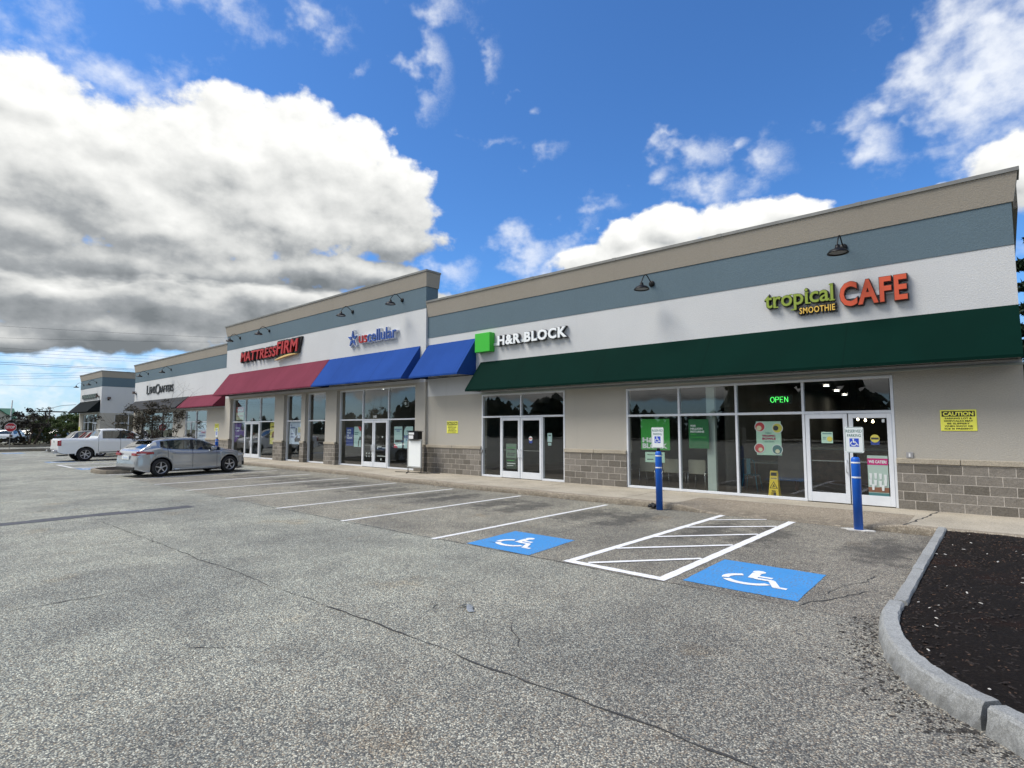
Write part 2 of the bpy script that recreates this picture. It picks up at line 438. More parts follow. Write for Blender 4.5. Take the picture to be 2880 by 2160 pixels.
# ---------------------------------------------------------------- geometry helpers
def wloc(o):
    l = Vector((0, 0, 0))
    while o is not None:
        l = l + o.location; o = o.parent
    return l
class MB:
    def __init__(s): s.v = []; s.f = []; s.sm = []
    def add(s, vs, fs, smooth=False):
        o = len(s.v); s.v += [tuple(x) for x in vs]
        s.f += [tuple(i + o for i in f) for f in fs]; s.sm += [smooth] * len(fs)
        return s
    def box(s, x0, x1, y0, y1, z0, z1, skip=()):
        v = [(x0,y0,z0),(x1,y0,z0),(x1,y1,z0),(x0,y1,z0),(x0,y0,z1),(x1,y0,z1),(x1,y1,z1),(x0,y1,z1)]
        f = {'b':(3,2,1,0),'t':(4,5,6,7),'f':(0,1,5,4),'r':(1,2,6,5),'k':(2,3,7,6),'l':(3,0,4,7)}
        return s.add(v, [f[k] for k in f if k not in skip])
    def rbox(s, x0, x1, y0, y1, z0, z1, r=.01):
        # box with chamfered vertical and top edges
        r = min(r, (x1-x0)/2.01, (y1-y0)/2.01, (z1-z0)/2.01)
        def ring(i, z): return [(x0+i,y0+r+0*i,z),(x0+r,y0+i,z),(x1-r,y0+i,z),(x1-i,y0+r,z),(x1-i,y1-r,z),(x1-r,y1-i,z),(x0+r,y1-i,z),(x0+i,y1-r,z)]
        rings = [ring(r, z0), ring(0, z0+r), ring(0, z1-r), ring(r, z1)]
        rings[0] = [(min(max(x,x0+r),x1-r),min(max(y,y0+r),y1-r),z) for x,y,z in rings[0]]
        rings[3] = [(min(max(x,x0+r),x1-r),min(max(y,y0+r),y1-r),z) for x,y,z in rings[3]]
        v = sum(rings, []); f = []
        for k in range(3):
            for i in range(8):
                j = (i+1) % 8; f.append((k*8+i, k*8+j, k*8+8+j, k*8+8+i))
        f.append(tuple(range(24, 32))); f.append(tuple(reversed(range(0, 8))))
        return s.add(v, f)
    def quad(s, a, b, c, d): return s.add([a, b, c, d], [(0, 1, 2, 3)])
    def prism(s, poly, fn, d0, d1):
        # poly: 2D outline, fn(u, v, d) -> xyz
        n = len(poly)
        v = [fn(u, w_, d0) for u, w_ in poly] + [fn(u, w_, d1) for u, w_ in poly]
        f = [tuple(range(n)), tuple(reversed(range(n, 2*n)))] + [(i, (i+1) % n, n + (i+1) % n, n + i) for i in range(n)]
        return s.add(v, f)
    def tube(s, pts, r, n=8, smooth=True, caps=True):
        pts = [Vector(p) for p in pts]
        rs = r if isinstance(r, (list, tuple)) else [r] * len(pts)
        vs = []; fs = []
        ref = None
        for i, p in enumerate(pts):
            d = (pts[min(i+1, len(pts)-1)] - pts[max(i-1, 0)])
            if d.length < 1e-9: d = Vector((0, 0, 1))
            d.normalize()
            if ref is None: ref = Vector((0, 0, 1)) if abs(d.z) < .9 else Vector((1, 0, 0))
            a = d.cross(ref); a.normalize(); b = a.cross(d); ref = b
            for k in range(n):
                t = 2 * math.pi * k / n
                vs.append(p + (a * math.cos(t) + b * math.sin(t)) * rs[i])
        for i in range(len(pts) - 1):
            for k in range(n):
                j = (k+1) % n
                fs.append((i*n+k, i*n+j, (i+1)*n+j, (i+1)*n+k))
        s.add(vs, fs, smooth)
        if caps:
            o = len(s.v) - len(vs)
            s.f += [tuple(o + k for k in reversed(range(n))), tuple(o + (len(pts)-1)*n + k for k in range(n))]; s.sm += [False, False]
        return s
    def lathe(s, prof, c, axis='z', n=20, smooth=True):
        # prof: (radius, height) pairs
        vs = []; fs = []
        for r, h in prof:
            for k in range(n):
                t = 2*math.pi*k/n; a, b = r*math.cos(t), r*math.sin(t)
                p = {'z': (a, b, h), 'y': (a, h, b), 'x': (h, a, b)}[axis]
                vs.append((c[0]+p[0], c[1]+p[1], c[2]+p[2]))
        for i in range(len(prof)-1):
            for k in range(n):
                j = (k+1) % n; fs.append((i*n+k, i*n+j, (i+1)*n+j, (i+1)*n+k))
        return s.add(vs, fs, smooth)
    def disc(s, c, r, axis='y', n=20):
        vs = []
        for k in range(n):
            t = 2*math.pi*k/n; a, b = r*math.cos(t), r*math.sin(t)
            p = {'z': (a, b, 0), 'y': (a, 0, b), 'x': (0, a, b)}[axis]
            vs.append((c[0]+p[0], c[1]+p[1], c[2]+p[2]))
        return s.add(vs, [tuple(range(n))])
    def build(s, name, m, parent=None, local=False):
        me = bpy.data.meshes.new(name)
        off = Vector((0, 0, 0)) if (local or parent is None) else wloc(parent)
        me.from_pydata([Vector(v) - off for v in s.v], [], s.f)
        me.polygons.foreach_set('use_smooth', s.sm)
        me.materials.append(m); me.update()
        o = bpy.data.objects.new(name, me); C.objects.link(o)
        if parent is not None: o.parent = parent
        return o

def tag(o, label=None, cat=None, group=None, kind=None):
    if label: o['label'] = label
    if cat: o['category'] = cat
    if group: o['group'] = group
    if kind: o['kind'] = kind
    return o
def thing(name, loc, label, cat, group=None, rz=0.0, kind=None):
    o = bpy.data.objects.new(name, None); C.objects.link(o)
    o.location = loc; o.rotation_euler.z = rz; o.empty_display_size = .2
    return tag(o, label, cat, group, kind)
def kids(o): return [c for c in bpy.data.objects if c.parent == o]
def copy_tree(o, parent=None):
    c = o.copy(); C.objects.link(c); c.parent = parent
    for ch in kids(o): copy_tree(ch, c)
    return c

_tc = {}
def text_geo(body, bold=0.0, shear=0.0, space=1.0, line=1.0, align='LEFT'):
    cu = bpy.data.curves.new('lettering', 'FONT')
    cu.body = body; cu.offset = bold; cu.shear = shear; cu.space_character = space
    cu.space_line = line; cu.align_x = align; cu.resolution_u = 3
    o = bpy.data.objects.new('lettering', cu); C.objects.link(o)
    dg = bpy.context.evaluated_depsgraph_get(); dg.update()
    me = o.evaluated_get(dg).to_mesh()
    v = [(q.co.x, q.co.y) for q in me.vertices]; f = [tuple(p.vertices) for p in me.polygons]
    o.evaluated_get(dg).to_mesh_clear()
    bpy.data.objects.remove(o); bpy.data.curves.remove(cu)
    x0 = min(a for a, b in v); x1 = max(a for a, b in v); y0 = min(b for a, b in v); y1 = max(b for a, b in v)
    return [((a-x0)/(x1-x0), (b-y0)/(y1-y0)) for a, b in v], f
def letters(mb, body, x0, x1, z0, z1, y, depth=0.0, fn=None, **kw):
    """lettering filling the rectangle x0..x1, z0..z1 on a plane facing -Y at y, extruded back by depth"""
    v, f = text_geo(body, **kw)
    fn = fn or (lambda u, w_, d: (u, d, w_))
    pv = [(x0 + a*(x1-x0), z0 + b*(z1-z0)) for a, b in v]
    mb.add([fn(a, b, y) for a, b in pv], f)
    if depth > 0:
        n = len(pv)
        cnt = {}
        for q in f:
            for i in range(len(q)):
                a, b = q[i], q[(i+1) % len(q)]
                cnt[(a, b)] = cnt.get((a, b), 0) + 1
        side = [(b, a, n + a, n + b) for (a, b) in cnt if (b, a) not in cnt]
        mb.add([fn(a, b, y) for a, b in pv] + [fn(a, b, y + depth) for a, b in pv], side)
    return mb

def isa(mb, cx, cz, s, fn):
    """wheelchair symbol about 1 wide centred on cx, cz and scaled by s; fn(u, v, layer)"""
    def P(poly, lay): mb.add([fn(cx + u*s, cz + v*s, lay) for u, v in poly], [tuple(range(len(poly)))])
    P([(-.10 + .105*math.cos(t*math.pi/8), .45 + .105*math.sin(t*math.pi/8)) for t in range(16)], 0)
    P([(-.18, .34), (-.03, .34), (.0, -.03), (-.14, -.03)], 1)
    P([(-.04, .20), (.20, .20), (.20, .11), (-.04, .11)], 0)
    P([(-.10, .03), (-.01, -.07), (.24, -.07), (.27, .03)], 2)
    P([(.17, .0), (.29, .0), (.47, -.36), (.36, -.40)], 1)
    P([(.36, -.40), (.39, -.31), (.56, -.31), (.56, -.40)], 0)
    n = 18
    for a0, a1 in ((R(118), R(200)), (R(214), R(338))):
        o = []; i_ = []
        for k in range(n+1):
            t = a0 + (a1-a0)*k/n
            o.append((-.09 + .42*math.cos(t), -.15 + .35*math.sin(t))); i_.append((-.09 + .30*math.cos(t), -.15 + .225*math.sin(t)))
        for k in range(n): P([o[k], o[k+1], i_[k+1], i_[k]], 1)

# ---------------------------------------------------------------- ground
EARTH = mat('grass_verge', (.075, .085, .04), .95, var=.35, vscale=.3)
g = MB(); g.quad((-900, -500, -.03), (400, -500, -.03), (400, 900, -.03), (-900, 900, -.03))
tag(g.build('ground', EARTH), kind='structure')
lot = MB()
lot.quad((-150, -70, 0), (60, -70, 0), (60, 14.4, 0), (-150, 14.4, 0))
LOT = tag(lot.build('parking_lot', ASPHALT), kind='structure')

def strip(pts, wd, z, jag=0.0, taper=False):
    """flat ribbon through points, each side jittered"""
    mb = MB(); L = []; Rr = []
    n = len(pts)
    for i, (x, y) in enumerate(pts):
        a = pts[max(0, i-1)]; b = pts[min(n-1, i+1)]
        dx, dy = b[0]-a[0], b[1]-a[1]; l = math.hypot(dx, dy) or 1
        nx, ny = -dy/l, dx/l
        h = wd/2 * (1 + random.uniform(-jag, jag))
        if taper: h *= min(1, 6*min(i, n-1-i)/n + .15)
        L.append((x+nx*h, y+ny*h, z)); Rr.append((x-nx*h, y-ny*h, z))
    mb.add(L + Rr, [(i, n+i, n+i+1, i+1) for i in range(n-1)])
    return mb
def line(x0, y0, x1, y1, wd, z=.005, m=None, n=40, jag=.09, name='parking_line', wob=.008):
    pts = []; dx, dy = x1-x0, y1-y0; l = math.hypot(dx, dy)
    n = max(4, int(l/.12)); ph = random.random()*9
    for i in range(n+1):
        t = i/n; o = wob*math.sin(t*9+ph)
        pts.append((x0+dx*t - dy/l*o, y0+dy*t + dx/l*o))
    return strip(pts, wd, z, jag).build(name, m or P_LINE, LOT)
for x in (-7.17, -9.85, -12.5, -15.25, -18.05, -20.75, -23.5):
    line(x + .03, 6.17, x - .02, 11.6, .10)
line(-26.3, 6.2, -26.3, 11.9, .10)
for x in (-29.3, -32.0, -35.0, -37.7, -40.5, -43.2, -45.9, -48.6, -51.3):
    line(x, 6.2, x, 11.9, .10)
# hatched access aisle
hm = MB()
def hl(a, b, wd, z):
    dx, dy = b[0]-a[0], b[1]-a[1]; l = math.hypot(dx, dy); n = int(l/.1)
    s_ = strip([(a[0]+dx*i/n, a[1]+dy*i/n) for i in range(n+1)], wd, z, .08); hm.add(s_.v, s_.f)
hl((-4.56, 6.33), (-4.52, 11.80), .115, .0055)
hl((-3.19, 6.30), (-3.20, 11.86), .13, .0055)
hl((-4.62, 6.38), (-3.13, 6.36), .13, .0075)
hl((-4.30, 6.46), (-3.26, 7.70), .085, .0095)
hl((-4.50, 7.50), (-3.26, 8.90), .085, .0095)
hl((-4.50, 8.70), (-3.26, 10.08), .085, .0095)
hl((-4.50, 9.90), (-3.26, 11.10), .085, .0095)
hl((-4.50, 10.98), (-3.66, 11.80), .075, .0095)
tag(hm.build('hatched_aisle', P_WHITE, LOT), 'white hatched access aisle between the two blue squares')
def blue_square(x0, x1, y0, y1, faded=False, dx=0.0):
    mb = MB(); n = 10; e = []
    cs = [(x0, y0), (x1, y0), (x1+dx, y1), (x0+dx, y1)]
    for k in range(4):
        a, b = cs[k], cs[(k+1) % 4]
        for i in range(n):
            t = i/n; e.append((a[0]+(b[0]-a[0])*t+random.uniform(-.006, .006), a[1]+(b[1]-a[1])*t+random.uniform(-.006, .006), .004))
    mb.add(e, [tuple(range(len(e)))])
    o = mb.build('accessible_marking', P_FADED if faded else P_BLUE, LOT)
    sm = MB()
    isa(sm, (x0+x1)/2+dx/2+.03, (y0+y1)/2-.05, .72, lambda u, v, l: (u, v, .0075 + l*.0015))
    sm.build('wheelchair_symbol', P_LINE if faded else P_WHITE, o)
blue_square(-6.46, -5.2, 6.29, 7.6, dx=-.12)
blue_square(-2.98, -1.73, 6.48, 7.87, dx=-.03)
blue_square(-31.6, -30.2, 6.2, 7.3, True)
blue_square(-39.1, -37.6, 6.3, 7.5, True)
blue_square(-55.2, -53.2, 6.4, 7.6, True)
m2 = MB()
for a, b in (((-35.3, 6.25), (-32.2, 6.25)), ((-35.3, 6.25), (-35.3, 11.8)), ((-32.2, 6.25), (-32.2, 11.8))):
    s_ = strip([a, ((a[0]+b[0])/2, (a[1]+b[1])/2), b], .12, .006); m2.add(s_.v, s_.f)
m2.build('hatched_aisle', P_LINE, LOT)

# sealed strip, joints and cracks
SEAL = mat('crack_sealer', (.062, .064, .07), .6, var=.3, vscale=6)
CRACK = mat('crack_dark_grey', (.045, .045, .045), .95)  # plain dark grey of the cracks and walk joints
pts = [(-14.32 + .05*math.sin(i*.7), 5.05 - i*.28) for i in range(60)]
tag(strip(pts, .42, .004, .12).build('sealed_strip', SEAL, LOT), 'dark sealed trench strip across the lane at left')
def crack(x0, y0, x1, y1, wd, amp, name='crack', drift=0.0, z=.0045, m=None, jag=.75, seg=.11):
    l = math.hypot(x1-x0, y1-y0); n = max(6, int(l/seg)); pts = []; o = 0
    for i in range(n+1):
        t = i/n; o = o*.86 + random.uniform(-amp, amp)
        nx, ny = -(y1-y0)/l, (x1-x0)/l
        pts.append((x0+(x1-x0)*t + nx*o, y0+(y1-y0)*t + ny*o))
    return strip(pts, wd, z, jag, True).build(name, m or CRACK, LOT)
crack(-14.0, 3.05, -6.0, 3.15, .010, .016)
crack(-6.3, 3.15, 2.4, 3.24, .014, .018)
crack(-24.2, 6.13, -1.0, 6.27, .016, .012)
crack(-7.5, .98, -7.38, 2.2, .012, .02)
crack(-10.1, 4.7, -10.12, 5.8, .014, .012)
crack(-1.75, 6.27, -1.15, 7.5, .014, .04)
crack(-1.6, 6.9, -1.3, 8.3, .010, .05)
crack(-6.3, 6.6, -5.5, 6.75, .012, .03, z=.0062)
crack(-22.0, 1.0, -3.0, -.3, .012, .02)
for _ in range(7):
    x = random.uniform(-13, -1.5); y = random.uniform(.2, 5.5)
    crack(x, y, x+random.uniform(-.8, .8), y+random.uniform(-.9, .9), .007, .03)

# ---------------------------------------------------------------- sidewalk, ramp and kerbs
def kerb_y(x):
    if x > -16: return 11.86 + .03*math.sin(x*1.7)
    if x > -18.5: return 11.86 + (-16 - x)/2.5*.42
    return 12.28 + .03*math.sin(x*.9)
RX0, RX1 = -5.55, -1.42
def wz(x, y):
    """height of the walk, with the kerb ramp dropping to the lot"""
    if not (RX0 < x < RX1) or y > 13.3: return .14
    f = min(1, (x-RX0)/.9, (RX1-x)/1.0)
    t = min(1, max(0, (13.3 - y)/1.35))
    return .14 - .123*t*max(0, f)
side = MB(); face = MB(); aggm = MB()
xs = []
x = -56.0
while x < -24: xs.append(x); x += 1.0
while x < 8.01: xs.append(round(x, 3)); x += .17
def rown(x):
    ky = kerb_y(x)
    return [(ky - .012, .003), (ky + .004, None), (ky+.03, None), (ky + .17, None), (12.75, None), (13.3, None), (14.6, None)]
ch = {}
for i, x in enumerate(xs):
    ch[i] = random.random() ** 5 * .05 if x < -9 else random.random() ** 6 * .02
def vert(i, j):
    x = xs[i]; y, z = rown(x)[j]
    if z is None:
        z = wz(x, y)
        if j == 1: z -= .022 + ch[i]; y -= 0.0
        if j == 2: z -= ch[i]*.3
    if j == 0: z = min(.003, z)
    return (x, y, z)
V = [[vert(i, j) for j in range(7)] for i in range(len(xs))]
for i in range(len(xs)-1):
    for j in range(6):
        q = (V[i][j], V[i+1][j], V[i+1][j+1], V[i][j+1])
        xm = (xs[i]+xs[i+1])/2
        if j <= 2: face.quad(*q)
        elif j in (3, 4) and RX0 - .05 < xm < RX1 + .05: aggm.quad(*q)
        else: side.quad(*q)
WALK = tag(side.build('sidewalk', CONC), kind='structure')
face.build('kerb', KERBC, WALK)
aggm.build('ramp_surface', AGG, WALK)
wj = MB()
def wjoint(pts, wd):
    s_ = strip([(a, b) for a, b in pts], wd, 0, .5)
    wj.add([(a, b, wz(a, b) + .0015) for a, b, c in s_.v], s_.f)
for x in (-52, -49, -46, -43, -40, -37, -34, -31, -28, -25, -22, -19.0, -16.2, -13.2, -10.1, -7.0, 1.6, 4.6):
    wjoint([(x + random.uniform(-.01, .01), kerb_y(x)+.02 + i*(14.2-kerb_y(x))/14) for i in range(15)], .014)
wjoint([(-1.40 + .30*(i/16) + random.uniform(-.03, .03), 11.88 + i*.145) for i in range(17)], .03)
wjoint([(-5.6 + i*.24, 13.3) for i in range(18)], .012)
wj.build('expansion_joint', CRACK, WALK)
RUBB = MB()
for _ in range(6):
    a, b = random.uniform(-6.16, -6.02), random.uniform(11.68, 11.78)
    RUBB.lathe([(0.001, 0), (.05, .01), (.055, .05), (.03, .08), (.001, .09)], (a, b, random.uniform(0, .06)), 'z', 7, False)
tag(RUBB.build('rubber_scrap', DARK), 'crumpled black scrap at the kerb beside the bollard in front of the green poster', 'scrap')

# planting bed at the right with its granite kerb
kc = [(-.945, 11.86), (-.935, 11.0), (-.93, 10.0), (-.925, 9.0), (-.92, 8.2), (-.915, 7.4), (-.91, 6.9), (-.905, 6.62)]
kcurve = [(-.935, 6.56), (-.93, 6.2), (-.90, 5.9), (-.845, 5.62), (-.77, 5.36), (-.68, 5.12), (-.58, 4.93), (-.46, 4.76), (-.33, 4.62), (-.19, 4.50)]
kn = [(-.165, 4.46), (.02, 4.28), (.25, 4.05), (.5, 3.78), (.8, 3.45), (1.2, 3.0)]
kfar = [(1.22, 2.97), (1.8, 2.3), (2.6, 1.6), (3.6, 1.1), (5.0, .8), (8.0, .7)]
def kerb_run(pts, wd, h, name, m, parent, sub=4, rough=.0055, side_=1, batter=.04):
    P_ = []
    for i in range(len(pts)-1):
        for k in range(sub): t = k/sub; P_.append((pts[i][0]*(1-t)+pts[i+1][0]*t, pts[i][1]*(1-t)+pts[i+1][1]*t))
    P_.append(pts[-1]); n = len(P_); mb = MB(); rows = []
    for i, (x, y) in enumerate(P_):
        a = P_[max(0, i-1)]; b = P_[min(n-1, i+1)]; dx, dy = b[0]-a[0], b[1]-a[1]; l = math.hypot(dx, dy)
        nx, ny = -dy/l*side_, dx/l*side_
        r = lambda s=1: random.uniform(-rough, rough)*s
        prof = [(-batter, -.05, 0), (-batter*.8 + r(2), .0, 0), (-batter*.5 + r(2), h*.5, 0), (r(.6)-.004, h - .018 + r(1.4), 0), (.012 + r(.8), h + r(.5), 0), (wd*.5, h + .001 + r(.3), 0), (wd - .01 + r(1.5), h + r(.5), 0), (wd + r(1), h-.02, 0), (wd, -.05, 0)]
        rows.append([(x + nx*o, y + ny*o, z) for o, z, _ in prof])
    k = len(rows[0])
    vs = sum(rows, []); fs = []
    for i in range(n-1):
        for j in range(k-1): fs.append((i*k+j, (i+1)*k+j, (i+1)*k+j+1, i*k+j+1))
    fs.append(tuple(range(k))); fs.append(tuple(reversed(range((n-1)*k, n*k))))
    mb.add(vs, fs)
    return mb.build(name, m, parent)
bed = MB()
NX, NY = 62, 62
ring = kc + kcurve + kn + kfar
def bed_left(y):
    """x of the kerb's inner edge at y"""
    best = None
    for a, b in zip(ring, ring[1:]):
        lo, hi = sorted((a[1], b[1]))
        if lo <= y <= hi and hi > lo:
            t = (y-a[1])/(b[1]-a[1]); return a[0]+(b[0]-a[0])*t + .10
    return 8.0
vs = []; fs = []
for j in range(NY+1):
    y = .75 + (11.83-.75)*j/NY
    x0 = bed_left(y)
    for i in range(NX+1):
        t = (i/NX)**1.6; x = x0 + (8.2-x0)*t
        e = min(1, (x-x0)/.5)
        z = .115 + .06*e*(math.sin(x*2.1+y*1.3)*.3+.7)*min(1, (11.9-y)/.6+.1) + random.uniform(-.012, .012)*min(1, e*3)
        vs.append((x, y, z))
for j in range(NY):
    for i in range(NX):
        a = j*(NX+1)+i; fs.append((a, a+1, a+NX+2, a+NX+1))
bed.add(vs, fs, True)
def mulch_mat():
    m = bpy.data.materials.new('dark_mulch'); m.use_nodes = True
    k = NT(m.node_tree); b = m.node_tree.nodes['Principled BSDF']
    co = k.n('ShaderNodeTexCoord').outputs['Object']
    st = k.noise(k.v('MULTIPLY', co, (1, 2.2, 1)), 45, 5, .75)
    c = k.ramp(st, [(0, (.003, .003, .003)), (.5, (.014, .011, .010)), (.68, (.045, .034, .028)), (1, (.12, .09, .07))])
    red = k.smooth(k.noise(co, .75, 4, .6), .55, .68, 0, .45)
    c = k.mix(red, c, k.mix(1.0, c, (2.1, .95, .65), 'MULTIPLY'))
    k.put(b.inputs['Base Color'], c); b.inputs['Roughness'].default_value = .95; b.inputs['Specular IOR Level'].default_value = .15
    bn = k.n('ShaderNodeBump', i_Strength=1.0, i_Distance=.03, i_Height=st); k.put(b.inputs['Normal'], bn.outputs[0])
    M['mulch'] = m; return m
MULCH = mulch_mat()
BED = tag(bed.build('planting_bed', MULCH), kind='structure')
K = tag(thing('granite_kerb', (-.9, 6.6, 0), None, None), kind='structure')
def cut(pts, a, b): return [p for i, p in enumerate(pts) if a <= i <= b]
for seg in (kc[0:3], kc[2:5], kc[4:8]):
    kerb_run(seg[::-1] if False else seg, .115, .165 if seg[0][1] > 9 else .158, 'kerb_stone', GRANITE, K, 4)
kerb_run(kcurve, .125, .165, 'kerb_stone', GRANITE, K, 4)
kerb_run(kn, .13, .165, 'kerb_stone', GRANITE, K, 4)
kerb_run(kfar, .13, .165, 'kerb_stone', GRANITE, K, 4)
# wood chips and pale pebbles lying on the mulch: loose, uncountable
def chips(name, m, count, smin, smax, seedx, zoff=.0, area=None):
    rnd = random.Random(seedx); mb = MB()
    for _ in range(count):
        if area: x, y, z = area(rnd)
        else:
            y = 2.6 + 9.2*rnd.random()**.8
            xl = bed_left(y); x = xl + .03 + (5.0-xl)*rnd.random()**1.4; z = .165
            e = min(1, (x-xl)/.5); z = .115 + .06*e*(math.sin(x*2.1+y*1.3)*.3+.7)*min(1, (11.9-y)/.6+.1)
        s = rnd.uniform(smin, smax); a = rnd.uniform(0, 6.3); l = s*rnd.uniform(1.2, 3.2); h = s*rnd.uniform(.2, .5)
        ca, sa = math.cos(a), math.sin(a); tl = rnd.uniform(-.35, .35)
        pts = []
        for (u, v_, q) in ((-1, -1, 0), (1, -.7, 0), (.8, 1, 0), (-.9, .8, 0), (-.7, -.6, 1), (.6, -.5, 1), (.5, .6, 1), (-.6, .5, 1)):
            px, py = u*l/2, v_*s/2
            pts.append((x + ca*px - sa*py, y + sa*px + ca*py, z + zoff + q*h + tl*px))
        mb.add(pts, [(4, 5, 6, 7), (0, 1, 5, 4), (1, 2, 6, 5), (2, 3, 7, 6), (3, 0, 4, 7)])
    return mb.build(name, m)
tag(chips('mulch_chips', mat('mulch_chip', (.016, .011, .009), .9, var=.7, vscale=30), 9000, .008, .022, 3, -.002), 'dark wood chips covering the planting bed', 'mulch', kind='stuff')
tag(chips('brown_chips', mat('brown_chip', (.085, .048, .030), .9, var=.6, vscale=30), 3600, .005, .013, 4, .0), 'reddish brown bark chips in the planting bed', 'mulch', kind='stuff')
tag(chips('pebbles', mat('pale_pebble', (.55, .53, .49), .8, var=.3, vscale=20), 190, .006, .017, 5, .003), 'small white pebbles scattered on the dark mulch', 'pebbles', kind='stuff')
def gutter(rnd):
    t = rnd.random(); i = int(t*(len(kcurve+kn)-1)); a = (kcurve+kn)[i]; b = (kcurve+kn)[min(i+1, len(kcurve+kn)-1)]; q = rnd.random()
    d = abs(rnd.gauss(0, .16)) + .05
    return a[0]*(1-q)+b[0]*q - d*.8, a[1]*(1-q)+b[1]*q - d*.6, .0
tag(chips('gutter_grit', mat('dark_grit', (.04, .037, .033), .9, var=.6, vscale=30), 700, .006, .016, 6, .0, gutter), 'dark grit and chips washed against the granite kerb', 'grit', kind='stuff')
tag(chips('loose_stones', mat('loose_stone', (.38, .37, .34), .9, var=.4, vscale=30), 420, .005, .012, 8, .0, lambda r: (r.uniform(-9, 1.5), 1.2+r.random()*9, 0.0)), 'loose pale grit lying on the asphalt', 'grit', kind='stuff')
sc = MB()
sp_ = []
for i in range(9):
    t = i/8; sp_.append((-4.26 + .22*t, 4.02 + .05*math.sin(t*5), .012 + .03*math.sin(t*3.1)))
for i in range(8):
    a, b = sp_[i], sp_[i+1]; sc.add([a, b, (b[0]+.02, b[1]+.07, b[2]*.4+.004), (a[0]+.02, a[1]+.06, a[2]*.4+.004)], [(0, 1, 2, 3)])
o = sc.build('plastic_scrap', mat('clear_plastic', (.36, .38, .39), .3, 0, .6))
sol = o.modifiers.new('t', 'SOLIDIFY'); sol.thickness = .002
tag(o, 'crumpled clear plastic scrap lying on the asphalt lane', 'litter')

# ---------------------------------------------------------------- buildings
def panel(x0, x1, z0, z1, yf, dep, ops, name, m, parent):
    """front wall zone with openings cut through it, reveals included"""
    ops = [(max(a, x0), min(b, x1), max(c, z0), min(d, z1), a, b, c, d) for a, b, c, d in ops if a < x1 and b > x0 and c < z1 and d > z0]
    X = sorted({x0, x1, *[o[0] for o in ops], *[o[1] for o in ops]}); Z = sorted({z0, z1, *[o[2] for o in ops], *[o[3] for o in ops]})
    mb = MB(); yb = yf + dep
    for i in range(len(X)-1):
        for j in range(len(Z)-1):
            xm, zm = (X[i]+X[i+1])/2, (Z[j]+Z[j+1])/2
            if any(o[0] < xm < o[1] and o[2] < zm < o[3] for o in ops): continue
            mb.quad((X[i], yf, Z[j]), (X[i+1], yf, Z[j]), (X[i+1], yf, Z[j+1]), (X[i], yf, Z[j+1]))
            mb.quad((X[i+1], yb, Z[j]), (X[i], yb, Z[j]), (X[i], yb, Z[j+1]), (X[i+1], yb, Z[j+1]))
    for a, b, c, d, A, B, c_, d_ in ops:
        if A >= x0: mb.quad((a, yf, c), (a, yf, d), (a, yb, d), (a, yb, c))
        if B <= x1: mb.quad((b, yb, c), (b, yb, d), (b, yf, d), (b, yf, c))
        if d_ <= z1: mb.quad((a, yf, d), (b, yf, d), (b, yb, d), (a, yb, d))
        if c_ >= z0: mb.quad((a, yb, c), (b, yb, c), (b, yf, c), (a, yf, c))
    for x, s in ((x0, 1), (x1, -1)):
        mb.quad(*[(x, yf, z0), (x, yb, z0), (x, yb, z1), (x, yf, z1)][::s])
    for a, b in zip(X, X[1:]):
        if not any(o[0] < (a+b)/2 < o[1] and o[3] >= z1 for o in ops): mb.quad((a, yf, z1), (b, yf, z1), (b, yb, z1), (a, yb, z1))
        if not any(o[0] < (a+b)/2 < o[1] and o[2] <= z0 for o in ops): mb.quad((a, yb, z0), (b, yb, z0), (b, yf, z0), (a, yf, z0))
    return mb
def cornice(mb, cap, x0, x1, zb, zt, yw, back, fl=(1, 1), bk=(1, 1)):
    """cornice band that leans outwards, with a metal coping on top; fl: lean at the left and right ends"""
    o0, o1 = .03, .115
    a = [(x0 - o0*fl[0], yw - o0, zb), (x1 + o0*fl[1], yw - o0, zb), (x1 + o1*fl[1], yw - o1, zt-.07), (x0 - o1*fl[0], yw - o1, zt-.07)]
    b = [(p[0], back, p[2]) for p in a]
    mb.add(a + b, [(0,1,2,3), (5,4,7,6), (1,5,6,2), (4,0,3,7), (3,2,6,7), (4,5,1,0)])
    q = .14
    cap.box(x0 - q*fl[0] - .002, x1 + q*fl[1] + .002, yw - q, back + .01, zt - .075, zt)
def bar(mb, x0, x1, y0, y1, z0, z1): mb.rbox(x0, x1, y0, y1, z0, z1, .004)

